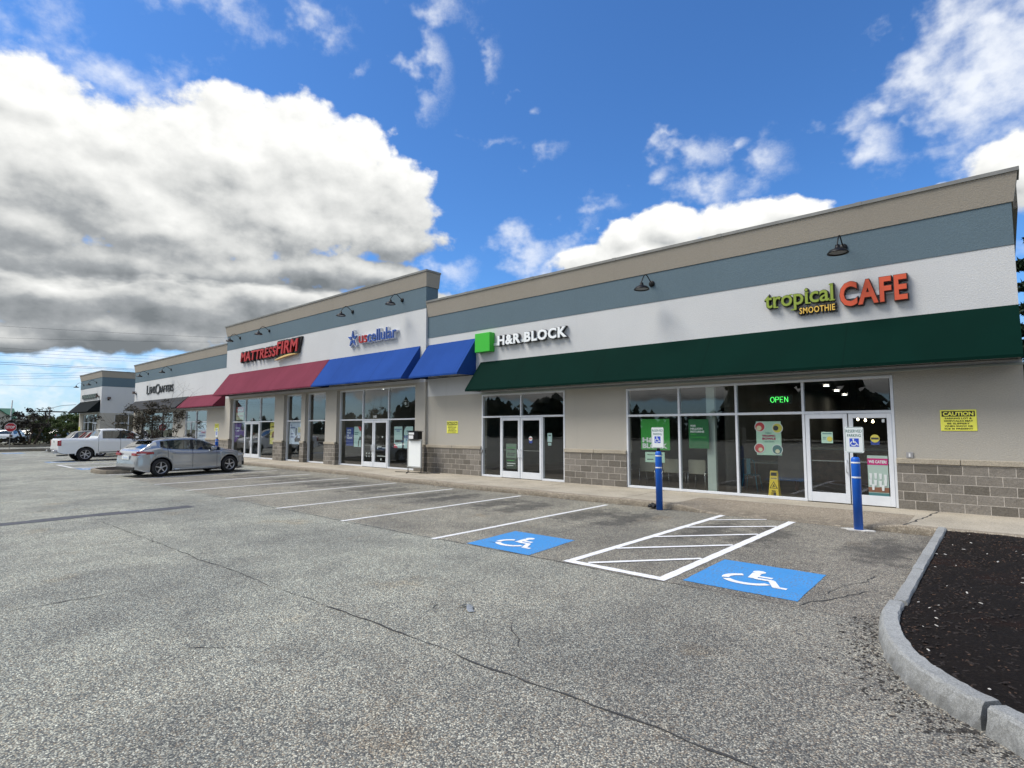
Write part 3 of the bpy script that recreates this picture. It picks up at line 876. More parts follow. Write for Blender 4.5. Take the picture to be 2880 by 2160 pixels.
def storefront(parent, x0, x1, z0, z1, y, tz, ups, lows, door=None, m=None, label=None):
    """aluminium shopfront: posts, sills and transoms; panes and doors are its sub-parts"""
    m = m or ALU; fw = .055; fd = .11
    fr = MB()
    bar(fr, x0, x0+fw, y, y+fd, z0, z1); bar(fr, x1-fw, x1, y, y+fd, z0, z1)
    bar(fr, x0+fw, x1-fw, y+.002, y+fd, z1-fw, z1)
    cut_ = [(x0+fw, x1-fw)]
    bar(fr, x0+fw, x1-fw, y+.002, y+fd, tz-.03, tz+.03)
    for u in ups: bar(fr, u-.0275, u+.0275, y+.004, y+fd, tz+.03, z1-fw)
    for u in lows: bar(fr, u-.0275, u+.0275, y+.004, y+fd, z0+.001, tz-.03)
    if door: sills = [(x0+fw, door[0]), (door[-1], x1-fw)]
    else: sills = [(x0+fw, x1-fw)]
    for a, b in sills:
        if b-a > .05: bar(fr, a, b, y+.002, y+fd, z0, z0+.06)
    F = fr.build('window_frame', m, parent)
    if label: F['label'] = label
    yg = y + .055
    def pane(a, b, c, d):
        if b-a > .04:
            p = MB(); p.quad((a, yg, c), (b, yg, c), (b, yg, d), (a, yg, d)); p.build('pane', G_STORE, F)
    us = [x0+fw] + ups + [x1-fw]
    for a, b in zip(us, us[1:]): pane(a+.02, b-.02, tz+.025, z1-fw+.005)
    ls = [x0+fw] + lows + [x1-fw]
    for a, b in zip(ls, ls[1:]):
        if door and a >= door[0]-.1 and b <= door[-1]+.1: continue
        pane(a+.02, b-.02, z0+.05, tz-.025)
    if door:
        n = len(door)-1
        for i in range(n):
            a, b = door[i]+.012, door[i+1]-.012; st = .085; top = tz-.036
            d = MB(); bar(d, a, a+st, y-.012, y+.045, z0+.015, top); bar(d, b-st, b, y-.012, y+.045, z0+.015, top)
            bar(d, a+st, b-st, y-.010, y+.043, top-.10, top); bar(d, a+st, b-st, y-.010, y+.043, z0+.015, z0+.225)
            dd = d.build('door', m, parent)
            p = MB(); p.quad((a+st-.01, y+.017, z0+.22), (b-st+.01, y+.017, z0+.22), (b-st+.01, y+.017, top-.095), (a+st-.01, y+.017, top-.095)); p.build('pane', G_STORE, dd)
            hx = b - st*.5 if (i == 0 and n > 1) else a + st*.5
            h = MB(); h.tube([(hx, y-.012, .84), (hx, y-.075, .84), (hx, y-.075, 1.10), (hx, y-.012, 1.10)], .013, 8)
            h.build('handle', M['white_aluminium'], dd)
            pb = MB(); pb.box(a+st, b-st, y+.03, y+.055, 1.06, 1.085); pb.build('push_bar', M['grey_coping_metal'], dd)
    return F

BK = 30.0
BLD = thing('retail_building', (-17, 14.25, 0), 'long beige and white retail row with blue band, stone base and coloured awnings', 'building')
# --- right section
YC = 14.25
opC = [(-13.9, -10.3, .1, 2.99), (-8.14, -1.76, .1, 2.93)]
CX0, CX1 = -16.868, .30
PARTS = []
def zone(x0, x1, z0, z1, yf, ops, name, m, extra=()):
    mb = panel(x0, x1, z0, z1, yf, .26, ops, name, m, BLD)
    for e in extra: mb.box(*e)
    return mb.build(name, m, BLD)
def sidebox(x0, x1, z0, z1, y0=YC+.26): return (x0, x1, y0, BK, z0, z1)
zone(CX0, CX1, 1.10, 3.03, YC, opC, 'beige_wall', S_BEIGE, [sidebox(.05, .30, 1.10, 3.03)])
zone(CX0, CX1, 3.03, 5.32, YC, [], 'white_wall', S_WHITE, [sidebox(.05, .30, 3.03, 5.32)])
zone(CX0, CX1, 5.32, 6.15, YC-.012, [], 'blue_band', S_BLUE, [sidebox(.05, .312, 5.32, 6.15, YC+.248)])
def base(x0, x1, yf, ops, right=False):
    yf2 = yf - .045
    mb = panel(x0, x1, .0, 1.075, yf2, .28, ops, '', None, None)
    if right: mb.box(.02, .345, yf2+.28, BK, 0, 1.075)
    o = mb.build('block_wainscot', BLOCK, BLD)
    cp = MB()
    segs = []; x = x0
    for a, b, c, d in sorted(ops): segs.append((x, a)); x = b
    segs.append((x, x1))
    for a, b in segs:
        if b - a < .1: continue
        n = max(1, round((b-a)/1.25)); 
        for i in range(n):
            p, q = a+(b-a)*i/n, a+(b-a)*(i+1)/n
            cp = MB(); cp.rbox(p + (.004 if i else -.0), q - (.004 if i < n-1 else 0), yf2-.028, yf+.1, 1.076, 1.18, .008); cp.build('wainscot_cap', CONC, BLD)
    if right: cp = MB(); cp.rbox(.2, .375, yf2+.3, BK, 1.076, 1.18, .008); cp.build('wainscot_cap', CONC, BLD)
base(CX0, CX1+.045, YC, opC, True)
corn = MB(); cap = MB()
cornice(corn, cap, CX0, CX1, 6.15, 6.78, YC, YC+.45, (0, 1))
# the overlap joints in the coping
for x in (-14.6, -11.5, -8.4, -5.3, -2.2):
    cap.box(x-.06, x+.06, YC-.146, YC+.2, 6.70, 6.786)
side_c = MB(); side_c.box(.05, .40, YC+.455, BK, 6.15, 6.76); side_c.build('cornice', S_TAN, BLD)
# --- tall middle section
YB = 14.15
opB = [(-34.75, -29.15, .1, 3.53), (-28.15, -26.37, .1, 3.53), (-25.98, -24.1, .1, 3.53), (-23.14, -17.48, .1, 3.53)]
BX0, BX1 = -35.5, -16.872
zone(BX0, BX1, 1.10, 3.60, YB, opB, 'beige_wall', S_BEIGE)
zone(BX0, BX1, 3.60, 6.52, YB, [], 'white_wall', S_WHITE, [sidebox(BX0, BX0+.25, 3.6, 6.52, YB+.26), (BX1-.25, BX1, YB+.26, YB+.6, 5.0, 6.52)])
zone(BX0, BX1, 6.52, 7.38, YB-.012, [], 'blue_band', S_BLUE, [sidebox(BX0, BX0+.25, 6.52, 7.38, YB+.248), (BX1-.25, BX1, YB+.248, YB+.6, 6.52, 7.38)])
base(BX0, BX1, YB, opB)
cornice(corn, cap, BX0, BX1, 7.38, 8.02, YB, YB+.62, (1, 1))
# --- left section
YA = 14.25
opA = [(-51.55, -44.6, .1, 3.0), (-42.25, -38.5, .1, 3.0)]
AX0, AX1 = -53.7, -35.504
zone(AX0, AX1, 1.10, 3.08, YA, opA, 'beige_wall', S_BEIGE, [sidebox(AX0, AX0+.25, 1.1, 3.08)])
zone(AX0, AX1, 3.08, 5.52, YA, [], 'white_wall', S_WHITE, [sidebox(AX0, AX0+.25, 3.08, 5.52)])
zone(AX0, AX1, 5.52, 6.38, YA-.012, [], 'blue_band', S_BLUE, [sidebox(AX0, AX0+.25, 5.52, 6.38, YA+.248)])
base(AX0, AX1, YA, opA)
cornice(corn, cap, AX0, AX1, 6.38, 7.0, YA, YA+.5, (1, 0))
corn.build('cornice', S_TAN, BLD); cap.build('coping', METAL, BLD)
# roofs, back wall and the rooms behind the glass
rf = MB(); rf.box(-53.4, .05, YC+.46, BK, 5.9, 6.0); rf.box(-35.2, -17.13, YB+.63, BK, 6.3, 6.4)
rf.box(-53.7, .3, BK+.01, BK+.2, 0, 6.7); rf.build('roof', METAL, BLD)
FLO = mat('shop_floor', (.10, .09, .08), .45, var=.3, vscale=1.2)
IWL = mat('shop_inner_wall', (.26, .25, .22), .8, var=.15, vscale=.7)
CEI = mat('shop_ceiling', (.09, .09, .09), .9)
fl = MB(); iw = MB(); ce = MB()
for x0, x1, zc, yb in ((-16.6, -5.86, 3.25, 23), (-5.66, .04, 3.25, 29.5), (-24.05, -17.15, 3.75, 24), (-35.2, -24.15, 3.75, 24), (-44.4, -35.8, 3.3, 22), (-53.4, -44.5, 3.3, 22)):
    fl.quad((x0, 14.53, .145), (x1, 14.53, .145), (x1, yb, .145), (x0, yb, .145))
    ce.quad((x0, yb, zc), (x1, yb, zc), (x1, 14.53, zc), (x0, 14.53, zc))
    iw.quad((x0, yb, .145), (x1, yb, .145), (x1, yb, zc), (x0, yb, zc))
    iw.quad((x0, 14.53, .145), (x0, yb, .145), (x0, yb, zc), (x0, 14.53, zc))
    iw.quad((x1, yb, .145), (x1, 14.53, .145), (x1, 14.53, zc), (x1, yb, zc))
fl.build('floor', FLO, BLD); iw.build('inner_wall', IWL, BLD); ce.build('ceiling', CEI, BLD)
MINT = mat('mint_partition', (.36, .42, .39), .7)
p = MB(); p.box(-5.88, -5.66, 14.42, 15.1, .146, 3.24); p.build('partition_end', MINT, BLD)
# shopfronts
storefront(BLD, -13.9, -10.3, .145, 2.99, 14.235, 2.20, [-12.10], [-12.99, -11.20], [-12.99, -12.11, -11.20])
storefront(BLD, -8.14, -1.76, .145, 2.93, 14.235, 2.16, [-6.56, -5.05, -3.52], [-6.56, -5.05, -3.52], [-3.49, -2.62, -1.80])
storefront(BLD, -23.14, -17.48, .145, 3.53, 14.32, 2.18, [-21.31, -19.45], [-21.31, -19.45], [-21.29, -20.45, -19.47])
storefront(BLD, -28.15, -26.37, .145, 3.53, 14.32, 2.18, [], [])
storefront(BLD, -25.98, -24.10, .145, 3.53, 14.32, 2.18, [], [])
storefront(BLD, -34.75, -29.15, .145, 3.53, 14.32, 2.18, [-33.08, -31.2], [-33.08, -31.2], [-33.06, -32.2, -31.22])
storefront(BLD, -51.55, -44.60, .145, 3.0, 14.27, 2.24, [-49.2, -46.9], [-49.2, -46.9], None, mat('dark_bronze', (.05, .05, .05), .4))
storefront(BLD, -42.25, -38.50, .145, 3.0, 14.27, 2.24, [-40.35], [-41.3, -40.35])
# pilaster reveal strip where the tall section meets the right one, soffit trims above the shopfronts
tr = MB(); tr.rbox(-13.95, .31, 14.225, 14.30, 3.0, 3.045, .004)
tr.build('trim', ALU2, BLD)

# --- corner building beyond
DB = thing('corner_shop', (-60.3, 13.45, 0), 'small corner shop building with black awning at the far left of the row', 'building')
def dbox(z0, z1, m, name, o=0.0, ops=()):
    mb = MB(); x0, x1, y0 = -67.8 - o, -60.2 + o, 13.45 - o
    X = sorted({x0, x1, *[q for a in ops if a[0] == 'f' for q in a[1:3]]})
    mb2 = panel(x0, x1, z0, z1, y0, .25, [a[1:] for a in ops if a[0] == 'f'], '', None, None)
    mb.add(mb2.v, mb2.f)
    # side wall facing the lot entrance, built like the front and turned through 90 degrees
    s_ = panel(y0+.25, 26.0, z0, z1, 0, .25, [a[1:] for a in ops if a[0] == 's'], '', None, None)
    mb.add([(x1 - b, a, c) for a, b, c in s_.v], [tuple(reversed(f)) for f in s_.f])
    mb.box(x0, x0+.25, y0+.25, 26.0, z0, z1)
    return mb.build(name, m, DB)
opD = [('f', -66.4, -61.3, .1, 3.12), ('s', 14.52, 17.2, .9, 3.1)]
dbox(0, 1.1, BLOCK, 'block_wainscot', .04, opD)
dbox(1.1, 3.17, S_BEIGE, 'beige_wall', 0, opD); dbox(3.17, 5.54, S_WHITE, 'white_wall'); dbox(5.54, 6.36, S_BLUE, 'blue_band', .012)
c_ = MB(); k_ = MB(); cornice(c_, k_, -67.8, -60.2, 6.36, 6.95, 13.45, 26.0, (1, 1))
c_.build('cornice', S_TAN, DB); k_.build('coping', METAL, DB)
storefront(DB, -66.4, -61.3, .145, 3.12, 13.53, 2.35, [-64.85, -63.05], [-64.85, -63.05], [-63.03, -62.2, -61.36])
sw = MB()
for a, b in ((14.52, 14.58), (15.58, 15.64), (17.14, 17.2)): sw.box(-60.36, -60.28, a, b, .9, 3.1)
for c, d in ((.9, .96), (2.26, 2.32), (3.04, 3.1)): sw.box(-60.355, -60.285, 14.58, 17.14, c, d)
W_ = sw.build('window_frame', ALU, DB)
sp = MB(); sp.quad((-60.32, 14.55, .93), (-60.32, 17.17, .93), (-60.32, 17.17, 3.07), (-60.32, 14.55, 3.07)); sp.build('pane', G_STORE, W_)
di = MB(); di.box(-67.5, -60.5, 16.9, 17.0, .14, 3.3); di.box(-67.5, -60.5, 13.9, 16.9, 3.3, 3.35); di.build('inner_wall', IWL, DB)

# ---------------------------------------------------------------- awnings
def awning(x0, x1, yw, zt, yf, zb, m, label, endl=True, endr=True, nm='awning'):
    T = thing(nm, ((x0+x1)/2, yw, zb), label, 'awning', 'fabric awnings along the shopfronts')
    e = .012; mb = MB(); g_ = .004
    yw -= g_
    # sloping skin with a hem, plus triangular end panels, all with thickness
    prof = [(yw, zt), (yf, zb+.06), (yf, zb)]
    inn = [(yf+e, zb), (yf+e, zb+.055), (yw, zt-.025)]
    poly = prof + inn
    mb.prism(poly, lambda u, v, d: (d, u, v), x0, x1)
    for on, a, b in ((endl, x0+.001, x0+e), (endr, x1-e, x1-.001)):
        if on: mb.prism([(yw, zt-.02), (yf+e, zb+.05), (yf+e, zb), (yw, zb+.03)], lambda u, v, d: (d, u, v), a, b)
    mb.build('canopy', m, T)
    f = MB(); r = .014
    f.tube([(x0+.03, yf+.03, zb+.012), (x1-.03, yf+.03, zb+.012)], r, 6); f.tube([(x0+.03, yw-.03, zb+.04), (x1-.03, yw-.03, zb+.04)], r, 6)
    n = max(2, round((x1-x0)/1.25))
    for i in range(n+1):
        x = x0+.05+(x1-x0-.1)*i/n
        f.tube([(x, yf+.03, zb+.012), (x, yw-.03, zb+.04)], r*.8, 6); f.tube([(x, yf+.04, zb+.03), (x, yw-.03, zt-.06)], r*.8, 6)
    f.build('frame', BLACKM if m is not F_GREEN else M['grey_coping_metal'], T)
    return T
awning(-13.97, .30, YC, 4.15, 13.47, 3.07, F_GREEN, 'long dark green awning over the two right-hand shops')
awning(-16.85, -14.2, YC, 5.04, 13.31, 3.68, F_BLUE, 'short blue awning with nothing but wall under it, left of the green awning')
awning(-23.83, -17.2, YB, 5.04, 13.22, 3.69, F_BLUE, 'long blue awning over the phone shop with the glass doors')
awning(-35.05, -23.85, YB, 5.05, 13.22, 3.69, F_RED, 'long maroon awning over the mattress shop')
awning(-41.75, -35.75, YA, 3.96, 13.52, 3.14, F_RED, 'short low maroon awning at the end of the left section')
awning(-53.5, -41.77, YA, 3.98, 13.45, 3.18, F_GREY, 'charcoal awning behind the bare tree')
awning(-67.7, -60.45, 13.45, 4.33, 12.5, 3.24, F_BLACK, 'black awning on the far corner shop')

# ---------------------------------------------------------------- gooseneck lamps
def lamp():
    T = thing('wall_lamp', (0, 0, 0), '', 'wall lamp', 'black gooseneck lamps along the blue band')
    b = MB(); b.lathe([(.001, -.05), (.07, -.05), (.085, -.03), (.085, 0)], (0, 0, 0), 'y', 16); b.build('wall_plate', BLACKM, T)
    a = MB(); pts = []
    for t in range(15):
        k = t/14
        pts.append((0, -.04 - .56*k, .04 + .24*math.sin(k*math.pi*.98)**1.2*(.45+.75*k) - .10*k))
    pts += [(0, -.60, -.10), (0, -.60, -.13)]
    a.tube(pts, .014, 8); a.build('arm', BLACKM, T)
    s = MB(); s.lathe([(.025, -.08), (.045, -.085), (.05, -.14), (.075, -.165), (.16, -.20), (.205, -.255), (.21, -.275), (.2, -.272), (.155, -.212), (.06, -.18), (.001, -.175)], (0, -.60, 0), 'z', 22)
    s.build('lamp_shade', BLACKM, T)
    g_ = MB(); g_.lathe([(.001, -.262), (.12, -.262), (.17, -.25), (.178, -.243)], (0, -.60, 0), 'z', 20); g_.build('lens', mat('frosted_lens', (.22, .22, .21), .5), T)
    return T
L0 = lamp()
LP = [(-7.26, YC, 5.84, 'gooseneck lamp above the wall between the two right-hand shops'), (-2.55, YC, 5.86, 'rightmost gooseneck lamp, above the orange cafe lettering'),
 (-18.37, YB, 7.05, 'gooseneck lamp at the right end of the tall section, above the last blue letters'), (-21.97, YB, 7.06, 'gooseneck lamp above the star of the blue and red phone sign'),
 (-30.02, YB, 7.12, 'gooseneck lamp above the middle of the red mattress sign'), (-33.70, YB, 7.12, 'gooseneck lamp at the left end of the tall section'),
 (-45.36, YA, 6.06, 'gooseneck lamp above the last letters of the black eyewear sign'), (-50.45, YA, 6.08, 'gooseneck lamp at the left end of the eyewear shop wall'),
 (-62.0, 13.45, 5.96, 'gooseneck lamp nearest the corner on the far corner shop'), (-66.6, 13.45, 5.96, 'leftmost gooseneck lamp, at the left edge of the far corner shop')]
for i, (x, y, z, lb) in enumerate(LP):
    o = L0 if i == 0 else copy_tree(L0)
    o.location = (x, y - .012, z); o['label'] = lb

# ---------------------------------------------------------------- wall signs
BACK = mat('dark_sign_return', (.02, .02, .02), .5)
def sign(x, y, z, label, nm='shop_sign'): return thing(nm, (x, y, z), label, 'sign')
def word(T, body, x0, x1, z0, z1, y, dep, m, back=None, grow=.016, name='letters', **kw):
    mb = MB(); letters(mb, body, x0, x1, z0, z1, y - dep, dep*.25, **kw); mb.build(name, m, T)
    kb = dict(kw); kb['bold'] = kw.get('bold', 0) + (.03 if grow > 0 else 0)
    b2 = MB(); letters(b2, body, x0-grow, x1+grow, z0-grow, z1+grow, y - dep*.75 + .001, dep*.7, **kb); b2.build(name.replace('letters', 'letter_return'), back or BACK, T)
def race(T, x0, x1, z, y, m): 
    r_ = MB(); r_.box(x0, x1, y-.05, y-.001, z-.045, z+.045); r_.build('raceway', m, T)

T = sign(-2.8, YC, 4.5, 'green and orange cafe sign lettering above the green awning')
def serif_word(T):
    word(T, 'tropical', -4.24, -2.77, 4.565, 5.06, YC, .13, LIME, BACK, bold=.012, name='letters')
    # slab serifs that turn the plain letters into a bracketed face
    sf = MB(); y = YC-.135
    def sl(x, z, w_=.11, h=.026): sf.box(x-w_/2, x+w_/2, y, y+.03, z, z+h)
    for x, z in ((-3.985, 4.672), (-3.60, 4.562), (-3.285, 4.672), (-2.795, 4.672)): sl(x, z)
    for x, z in ((-4.035, 4.925), (-3.65, 4.925), (-3.31, 4.925), (-2.815, 5.036)): sl(x, z, .07)
    sf.build('serifs', LIME, T)
serif_word(T)
word(T, 'SMOOTHIE', -3.48, -2.75, 4.455, 4.60, YC, .11, YELLOWP, BACK, grow=.03, bold=.01, space=1.12, name='small_letters')
word(T, 'CAFE', -2.64, -1.40, 4.49, 5.04, YC, .15, ORANGE, mat('dark_brown_return', (.05, .02, .015), .5), bold=.03, space=1.12, name='large_letters')
race(T, -2.62, -1.5, 4.72, YC, ALU)

T = sign(-12, YC, 4.5, 'bright green square beside white block capitals above the door in the right section')
q = MB(); q.rbox(-14.02, -13.29, YC-.26, YC-.001, 4.47, 5.14, .012); q.build('logo_square', BRIGHTG, T)
word(T, 'H&R BLOCK', -13.02, -10.12, 4.64, 4.985, YC, .15, mat('bright_white_face', (.86, .89, .90), .4), mat('dark_grey_return', (.06, .06, .06), .5), bold=.034, space=1.14, name='letters')  # letter faces are plain bright white, without emission
race(T, -13.3, -10.25, 4.72, YC, M['white_sign_face'])

T = sign(-20, YB, 5.5, 'phone shop sign with blue star, red and blue letters on white returns')
WR = mat('white_return', (.70, .71, .73), .5)
word(T, 'us', -21.22, -20.62, 5.53, 5.86, YB, .17, REDP, WR, grow=.03, bold=0, name='red_letters')
word(T, 'cellular', -20.58, -18.58, 5.52, 6.02, YB, .17, NAVY, WR, grow=.03, bold=0, name='blue_letters')
st = MB(); sb = MB()
for k in range(5):
    t = R(90 + 72*k); c, s = math.cos(t), math.sin(t)
    def pp(u, v): return (-21.72 + u*c - v*s, 5.78 + u*s + v*c)
    arm = [pp(.05, 0), pp(.15, -.075), pp(.36, -.012), pp(.36, .012), pp(.15, .075)]
    st.prism(arm, lambda u, v, d: (u, d, v), YB-.17, YB-.13)
    arm = [pp(.0, -.04), pp(.15, -.125), pp(.41, -.06), pp(.41, .06), pp(.15, .125), pp(.0, .04)]
    sb.prism(arm, lambda u, v, d: (u, d, v), YB-.12-.001*k, YB-.003)
st.build('star_logo', NAVY, T); sb.build('star_return', WR, T)

T = sign(-30, YB, 5.5, 'red mattress shop sign with yellow swoosh on black returns')
word(T, 'MATTRESS', -33.15, -28.85, 5.62, 6.16, YB, .2, REDP, BACK, grow=.06, bold=.018, space=1.06, shear=.12, name='letters')
word(T, 'FIRM', -28.80, -26.55, 5.68, 6.34, YB, .2, REDP, BACK, grow=.07, bold=.022, space=1.06, shear=.12, name='large_letters')
bx = MB(); bx.prism([(-28.95, 5.60), (-26.6, 5.62), (-26.32, 6.42), (-28.72, 6.38)], lambda u, v, d: (u, d, v), YB-.11, YB-.001); bx.build('backing', BACK, T)
sw_ = MB(); n = 12; up = []; dn = []
for i in range(n+1):
    t = i/n; x = -28.9 + 2.2*t; z = 5.40 + .16*math.sin(t*1.9); h = .085*math.sin(math.pi*(t*.8+.1))
    up.append((x, z+h*.6)); dn.append((x, z-h*.4))
sw_.prism(dn + up[::-1], lambda u, v, d: (u, d, v), YB-.22, YB-.06); sw_.build('swoosh', mat('swoosh_yellow', (.72, .50, .18), .5), T)

T = sign(-47, YA, 4.5, 'black capital lettering of the eyewear shop above the charcoal awning')
LC = mat('black_letters', (.03, .03, .03), .45)
word(T, 'L', -50.55, -50.0, 4.47, 5.14, YA, .06, LC, grow=.0, bold=.0, name='letters')
word(T, 'ENS', -49.90, -48.62, 4.50, 5.02, YA, .06, LC, grow=.0, bold=.0, space=1.08, name='letters')
word(T, 'C', -48.55, -47.75, 4.40, 5.16, YA, .06, LC, grow=0, bold=.0, name='letters')
word(T, 'RAFTERS', -47.70, -44.75, 4.47, 4.98, YA, .06, LC, grow=0, bold=0, space=1.08, name='letters')

T = sign(-64, 13.45, 4.6, 'narrow dark green sign board above the black awning of the far corner shop')
b_ = MB(); b_.box(-66.6, -61.6, 13.33, 13.449, 4.58, 4.95); b_.build('board', mat('dark_green_board', (.02, .035, .028), .5), T)
mb = MB()
for i in range(11):
    x = -66.35 + i*.42; mb.box(x, x+.05, 13.318, 13.331, 4.66, 4.87); mb.box(x+.05, x+.22, 13.318, 13.331, 4.66 + (.16 if i % 2 else 0), 4.71 + (.16 if i % 2 else 0))
mb.build('letters', mat('pale_letters', (.25, .30, .26), .5), T)

# ---------------------------------------------------------------- yellow caution plates
def caution(x0, x1, z0, z1, y, label):
    T = thing('caution_sign', ((x0+x1)/2, y, z0), label, 'sign', 'yellow caution plates on the walls')
    w_, h = x1-x0, z1-z0
    b = MB(); b.rbox(x0, x1, y-.014, y-.001, z0, z1, .006); b.build('plate', CAUT, T)
    d = MB(); d.box(x0+w_*.045, x1-w_*.045, y-.0165, y-.0145, z0+h*.68, z0+h*.94); d.build('header', BLK, T)
    t = MB(); letters(t, 'CAUTION', x0+w_*.08, x1-w_*.08, z0+h*.715, z0+h*.905, y-.0185, bold=.04); t.build('header_letters', CAUT, T)
    t = MB(); ls = ['PARKING LOT &', 'SIDEWALKS MAY', 'BE SLIPPERY', 'WHEN SNOW OR', 'ICE IS PRESENT']; ws = [.74, .80, .62, .78, .78]
    for i, (l, q) in enumerate(zip(ls, ws)):
        zz = z0 + h*(.555 - .122*i); letters(t, l, (x0+x1)/2 - w_*q/2, (x0+x1)/2 + w_*q/2, zz, zz+h*.078, y-.0165, bold=.03)
    t.build('letters', BLK, T)
caution(-.99, -.42, 1.75, 2.17, YC, 'yellow caution plate on the beige wall right of the cafe doors')
caution(-15.72, -15.12, 1.62, 2.07, YC, 'yellow caution plate on the beige wall behind the white display board')
caution(-37.16, -36.56, 1.64, 2.09, YA, 'yellow caution plate on the wall right of the short maroon awning window')
caution(-67.72, -67.2, 1.55, 1.95, 13.45, 'tiny yellow caution plate at the left edge of the far corner shop')

# small wall fittings
s = MB(); s.rbox(-1.59, -1.47, YC-.03, YC-.001, 1.19, 1.31, .006); o = s.build('wall_switch', mat('steel_plate', (.32, .32, .33), .4), None)
s = MB(); s.box(-1.545, -1.515, YC-.036, YC-.0305, 1.215, 1.285); s.build('button', WHITEP, o); tag(o, 'small steel switch plate above the stone ledge by the cafe doors', 'switch')
s = MB(); s.rbox(-13.89, -13.83, 14.195, 14.233, .96, 1.06, .005); o = s.build('door_intercom', mat('grey_plate', (.25, .25, .25), .5), None); tag(o, 'small grey intercom on the door frame left of the glass', 'intercom')
def floodlight(x, y, z, lb, side=False):
    T = thing('floodlight', (x, y, z), lb, 'floodlight', 'small wall floodlights on the left buildings')
    sg = (lambda a, b, c: (x + b*-1, y + a, z + c)) if side else (lambda a, b, c: (x + a, y + b, z + c))
    def bx(a0, a1, b0, b1, c0, c1, nm, m):
        mb = MB(); mb.box(a0, a1, b0, b1, c0, c1); mb.v = [sg(*v) for v in mb.v]; mb.build(nm, m, T)
    bx(-.07, .07, -.04, -.001, -.1, .1, 'mount', BLACKM); bx(-.12, .12, -.26, -.10, .0, .2, 'lamp_head', mat('brown_fitting', (.09, .06, .05), .5)); bx(-.03, .03, -.1, -.04, .0, .06, 'bracket', BLACKM)
floodlight(-53.3, YA, 4.6, 'small dark floodlight left of the black eyewear lettering')
floodlight(-60.95, 13.45, 4.6, 'small dark floodlight right of the dark green sign board')
floodlight(-60.2, 13.98, 4.4, 'small dark floodlight on the side wall of the corner shop', True)

# ---------------------------------------------------------------- window posters
def poster(x0, x1, z0, z1, y, m, label, arts=(), nm='poster'):
    b = MB(); b.box(x0, x1, y, y+.006, z0, z1); o = b.build(nm, m, None); tag(o, label, 'poster')
    for i, a in enumerate(arts):
        t = MB()
        if a[0] == 'T': _, body, u0, u1, v0, v1, mm = a[:7]; letters(t, body, x0+(x1-x0)*u0, x0+(x1-x0)*u1, z0+(z1-z0)*v0, z0+(z1-z0)*v1, y-.004, bold=a[7] if len(a) > 7 else .03)
        elif a[0] == 'R': _, u0, u1, v0, v1, mm = a; t.box(x0+(x1-x0)*u0, x0+(x1-x0)*u1, y-.003-.0008*i, y-.0005, z0+(z1-z0)*v0, z0+(z1-z0)*v1)
        elif a[0] == 'D': _, u, v, r, mm = a; t.lathe([(.0005, -.003-.0008*i), (r, -.003-.0008*i), (r, 0)], (x0+(x1-x0)*u, y-.0004, z0+(z1-z0)*v), 'y', 18, False)
        elif a[0] == 'G': _, pl, mm = a; t.prism([(x0+(x1-x0)*u, z0+(z1-z0)*v) for u, v in pl], lambda u, v, d: (u, d, v), y-.003-.0008*i, y-.0005)
        t.build({'T': 'lettering', 'R': 'panel', 'D': 'bowl', 'G': 'artwork'}[a[0]], mm, o)
    return o
PG = mat('poster_green', (.035, .30, .045), .6); PG2 = mat('poster_dark_green', (.012, .13, .04), .6); PW = mat('poster_white', (.62, .66, .66), .6); PM = mat('poster_mint', (.42, .62, .50), .6)
PP = mat('poster_purple', (.11, .06, .26), .6); PY = mat('poster_yellow', (.62, .55, .10), .6); PRD = mat('poster_maroon', (.36, .02, .10), .6); PN = mat('poster_navy', (.03, .06, .26), .6); PK = mat('poster_dark', (.05, .05, .06), .6)
PC = mat('poster_cream', (.62, .60, .42), .6); PT = mat('poster_teal', (.05, .16, .17), .6); PRED = mat('poster_red', (.5, .06, .07), .6); PMAG = mat('poster_magenta', (.45, .02, .16), .6); PBR = mat('poster_brown', (.20, .09, .05), .6)
PA = mat('poster_aqua', (.44, .62, .62), .6); PBLU = mat('poster_pale_blue', (.55, .63, .78), .6)
yC = 14.305
poster(-7.72, -6.86, 1.21, 2.06, yC, PG, 'green poster with white block capitals behind the left bollard sign', [('T', 'H&R', .05, .68, .24, .40, PW, .05), ('T', 'BLOCK', .05, .92, .05, .21, PW, .05)])
poster(-7.60, -7.02, .87, 1.15, yC, PM, 'pale mint card taped under the green poster', [('T', 'Hablamos Espanol', .1, .9, .68, .80, PK), ('R', .1, .42, .25, .33, PK), ('R', .55, .72, .18, .36, PG)])
poster(-6.32, -5.78, 1.28, 2.04, yC, PG2, 'dark green poster reading 935 million returns and counting', [('T', '935', .09, .36, .74, .81, PW, .05), ('T', 'MILLION', .09, .70, .64, .71, PW, .05), ('T', 'RETURNS', .09, .78, .54, .61, PW, .05), ('T', 'AND', .09, .38, .45, .51, PG, .04), ('T', 'COUNTING', .09, .88, .35, .41, PG, .04)])
poster(-4.60, -4.03, 1.16, 1.97, yC, PM, 'mint poster with four fruit bowls at its corners in the cafe window', [('D', .16, .84, .125, PW), ('D', .16, .84, .108, PRED), ('D', .12, .80, .06, PC), ('D', .86, .80, .125, PW), ('D', .86, .80, .108, PY), ('D', .80, .80, .06, PK), ('D', .12, .20, .125, PW), ('D', .12, .20, .108, PRED), ('D', .16, .16, .05, PC),
  ('D', .83, .17, .125, PW), ('D', .83, .17, .108, PT), ('D', .84, .12, .05, PC), ('T', 'New', .38, .62, .63, .69, PT, 0), ('T', 'TROPIC', .23, .77, .54, .60, PRD, .05), ('T', 'BOWLS', .24, .78, .45, .52, PRD, .05), ('T', 'are here', .34, .72, .38, .43, PT, 0)])
yD = 14.247
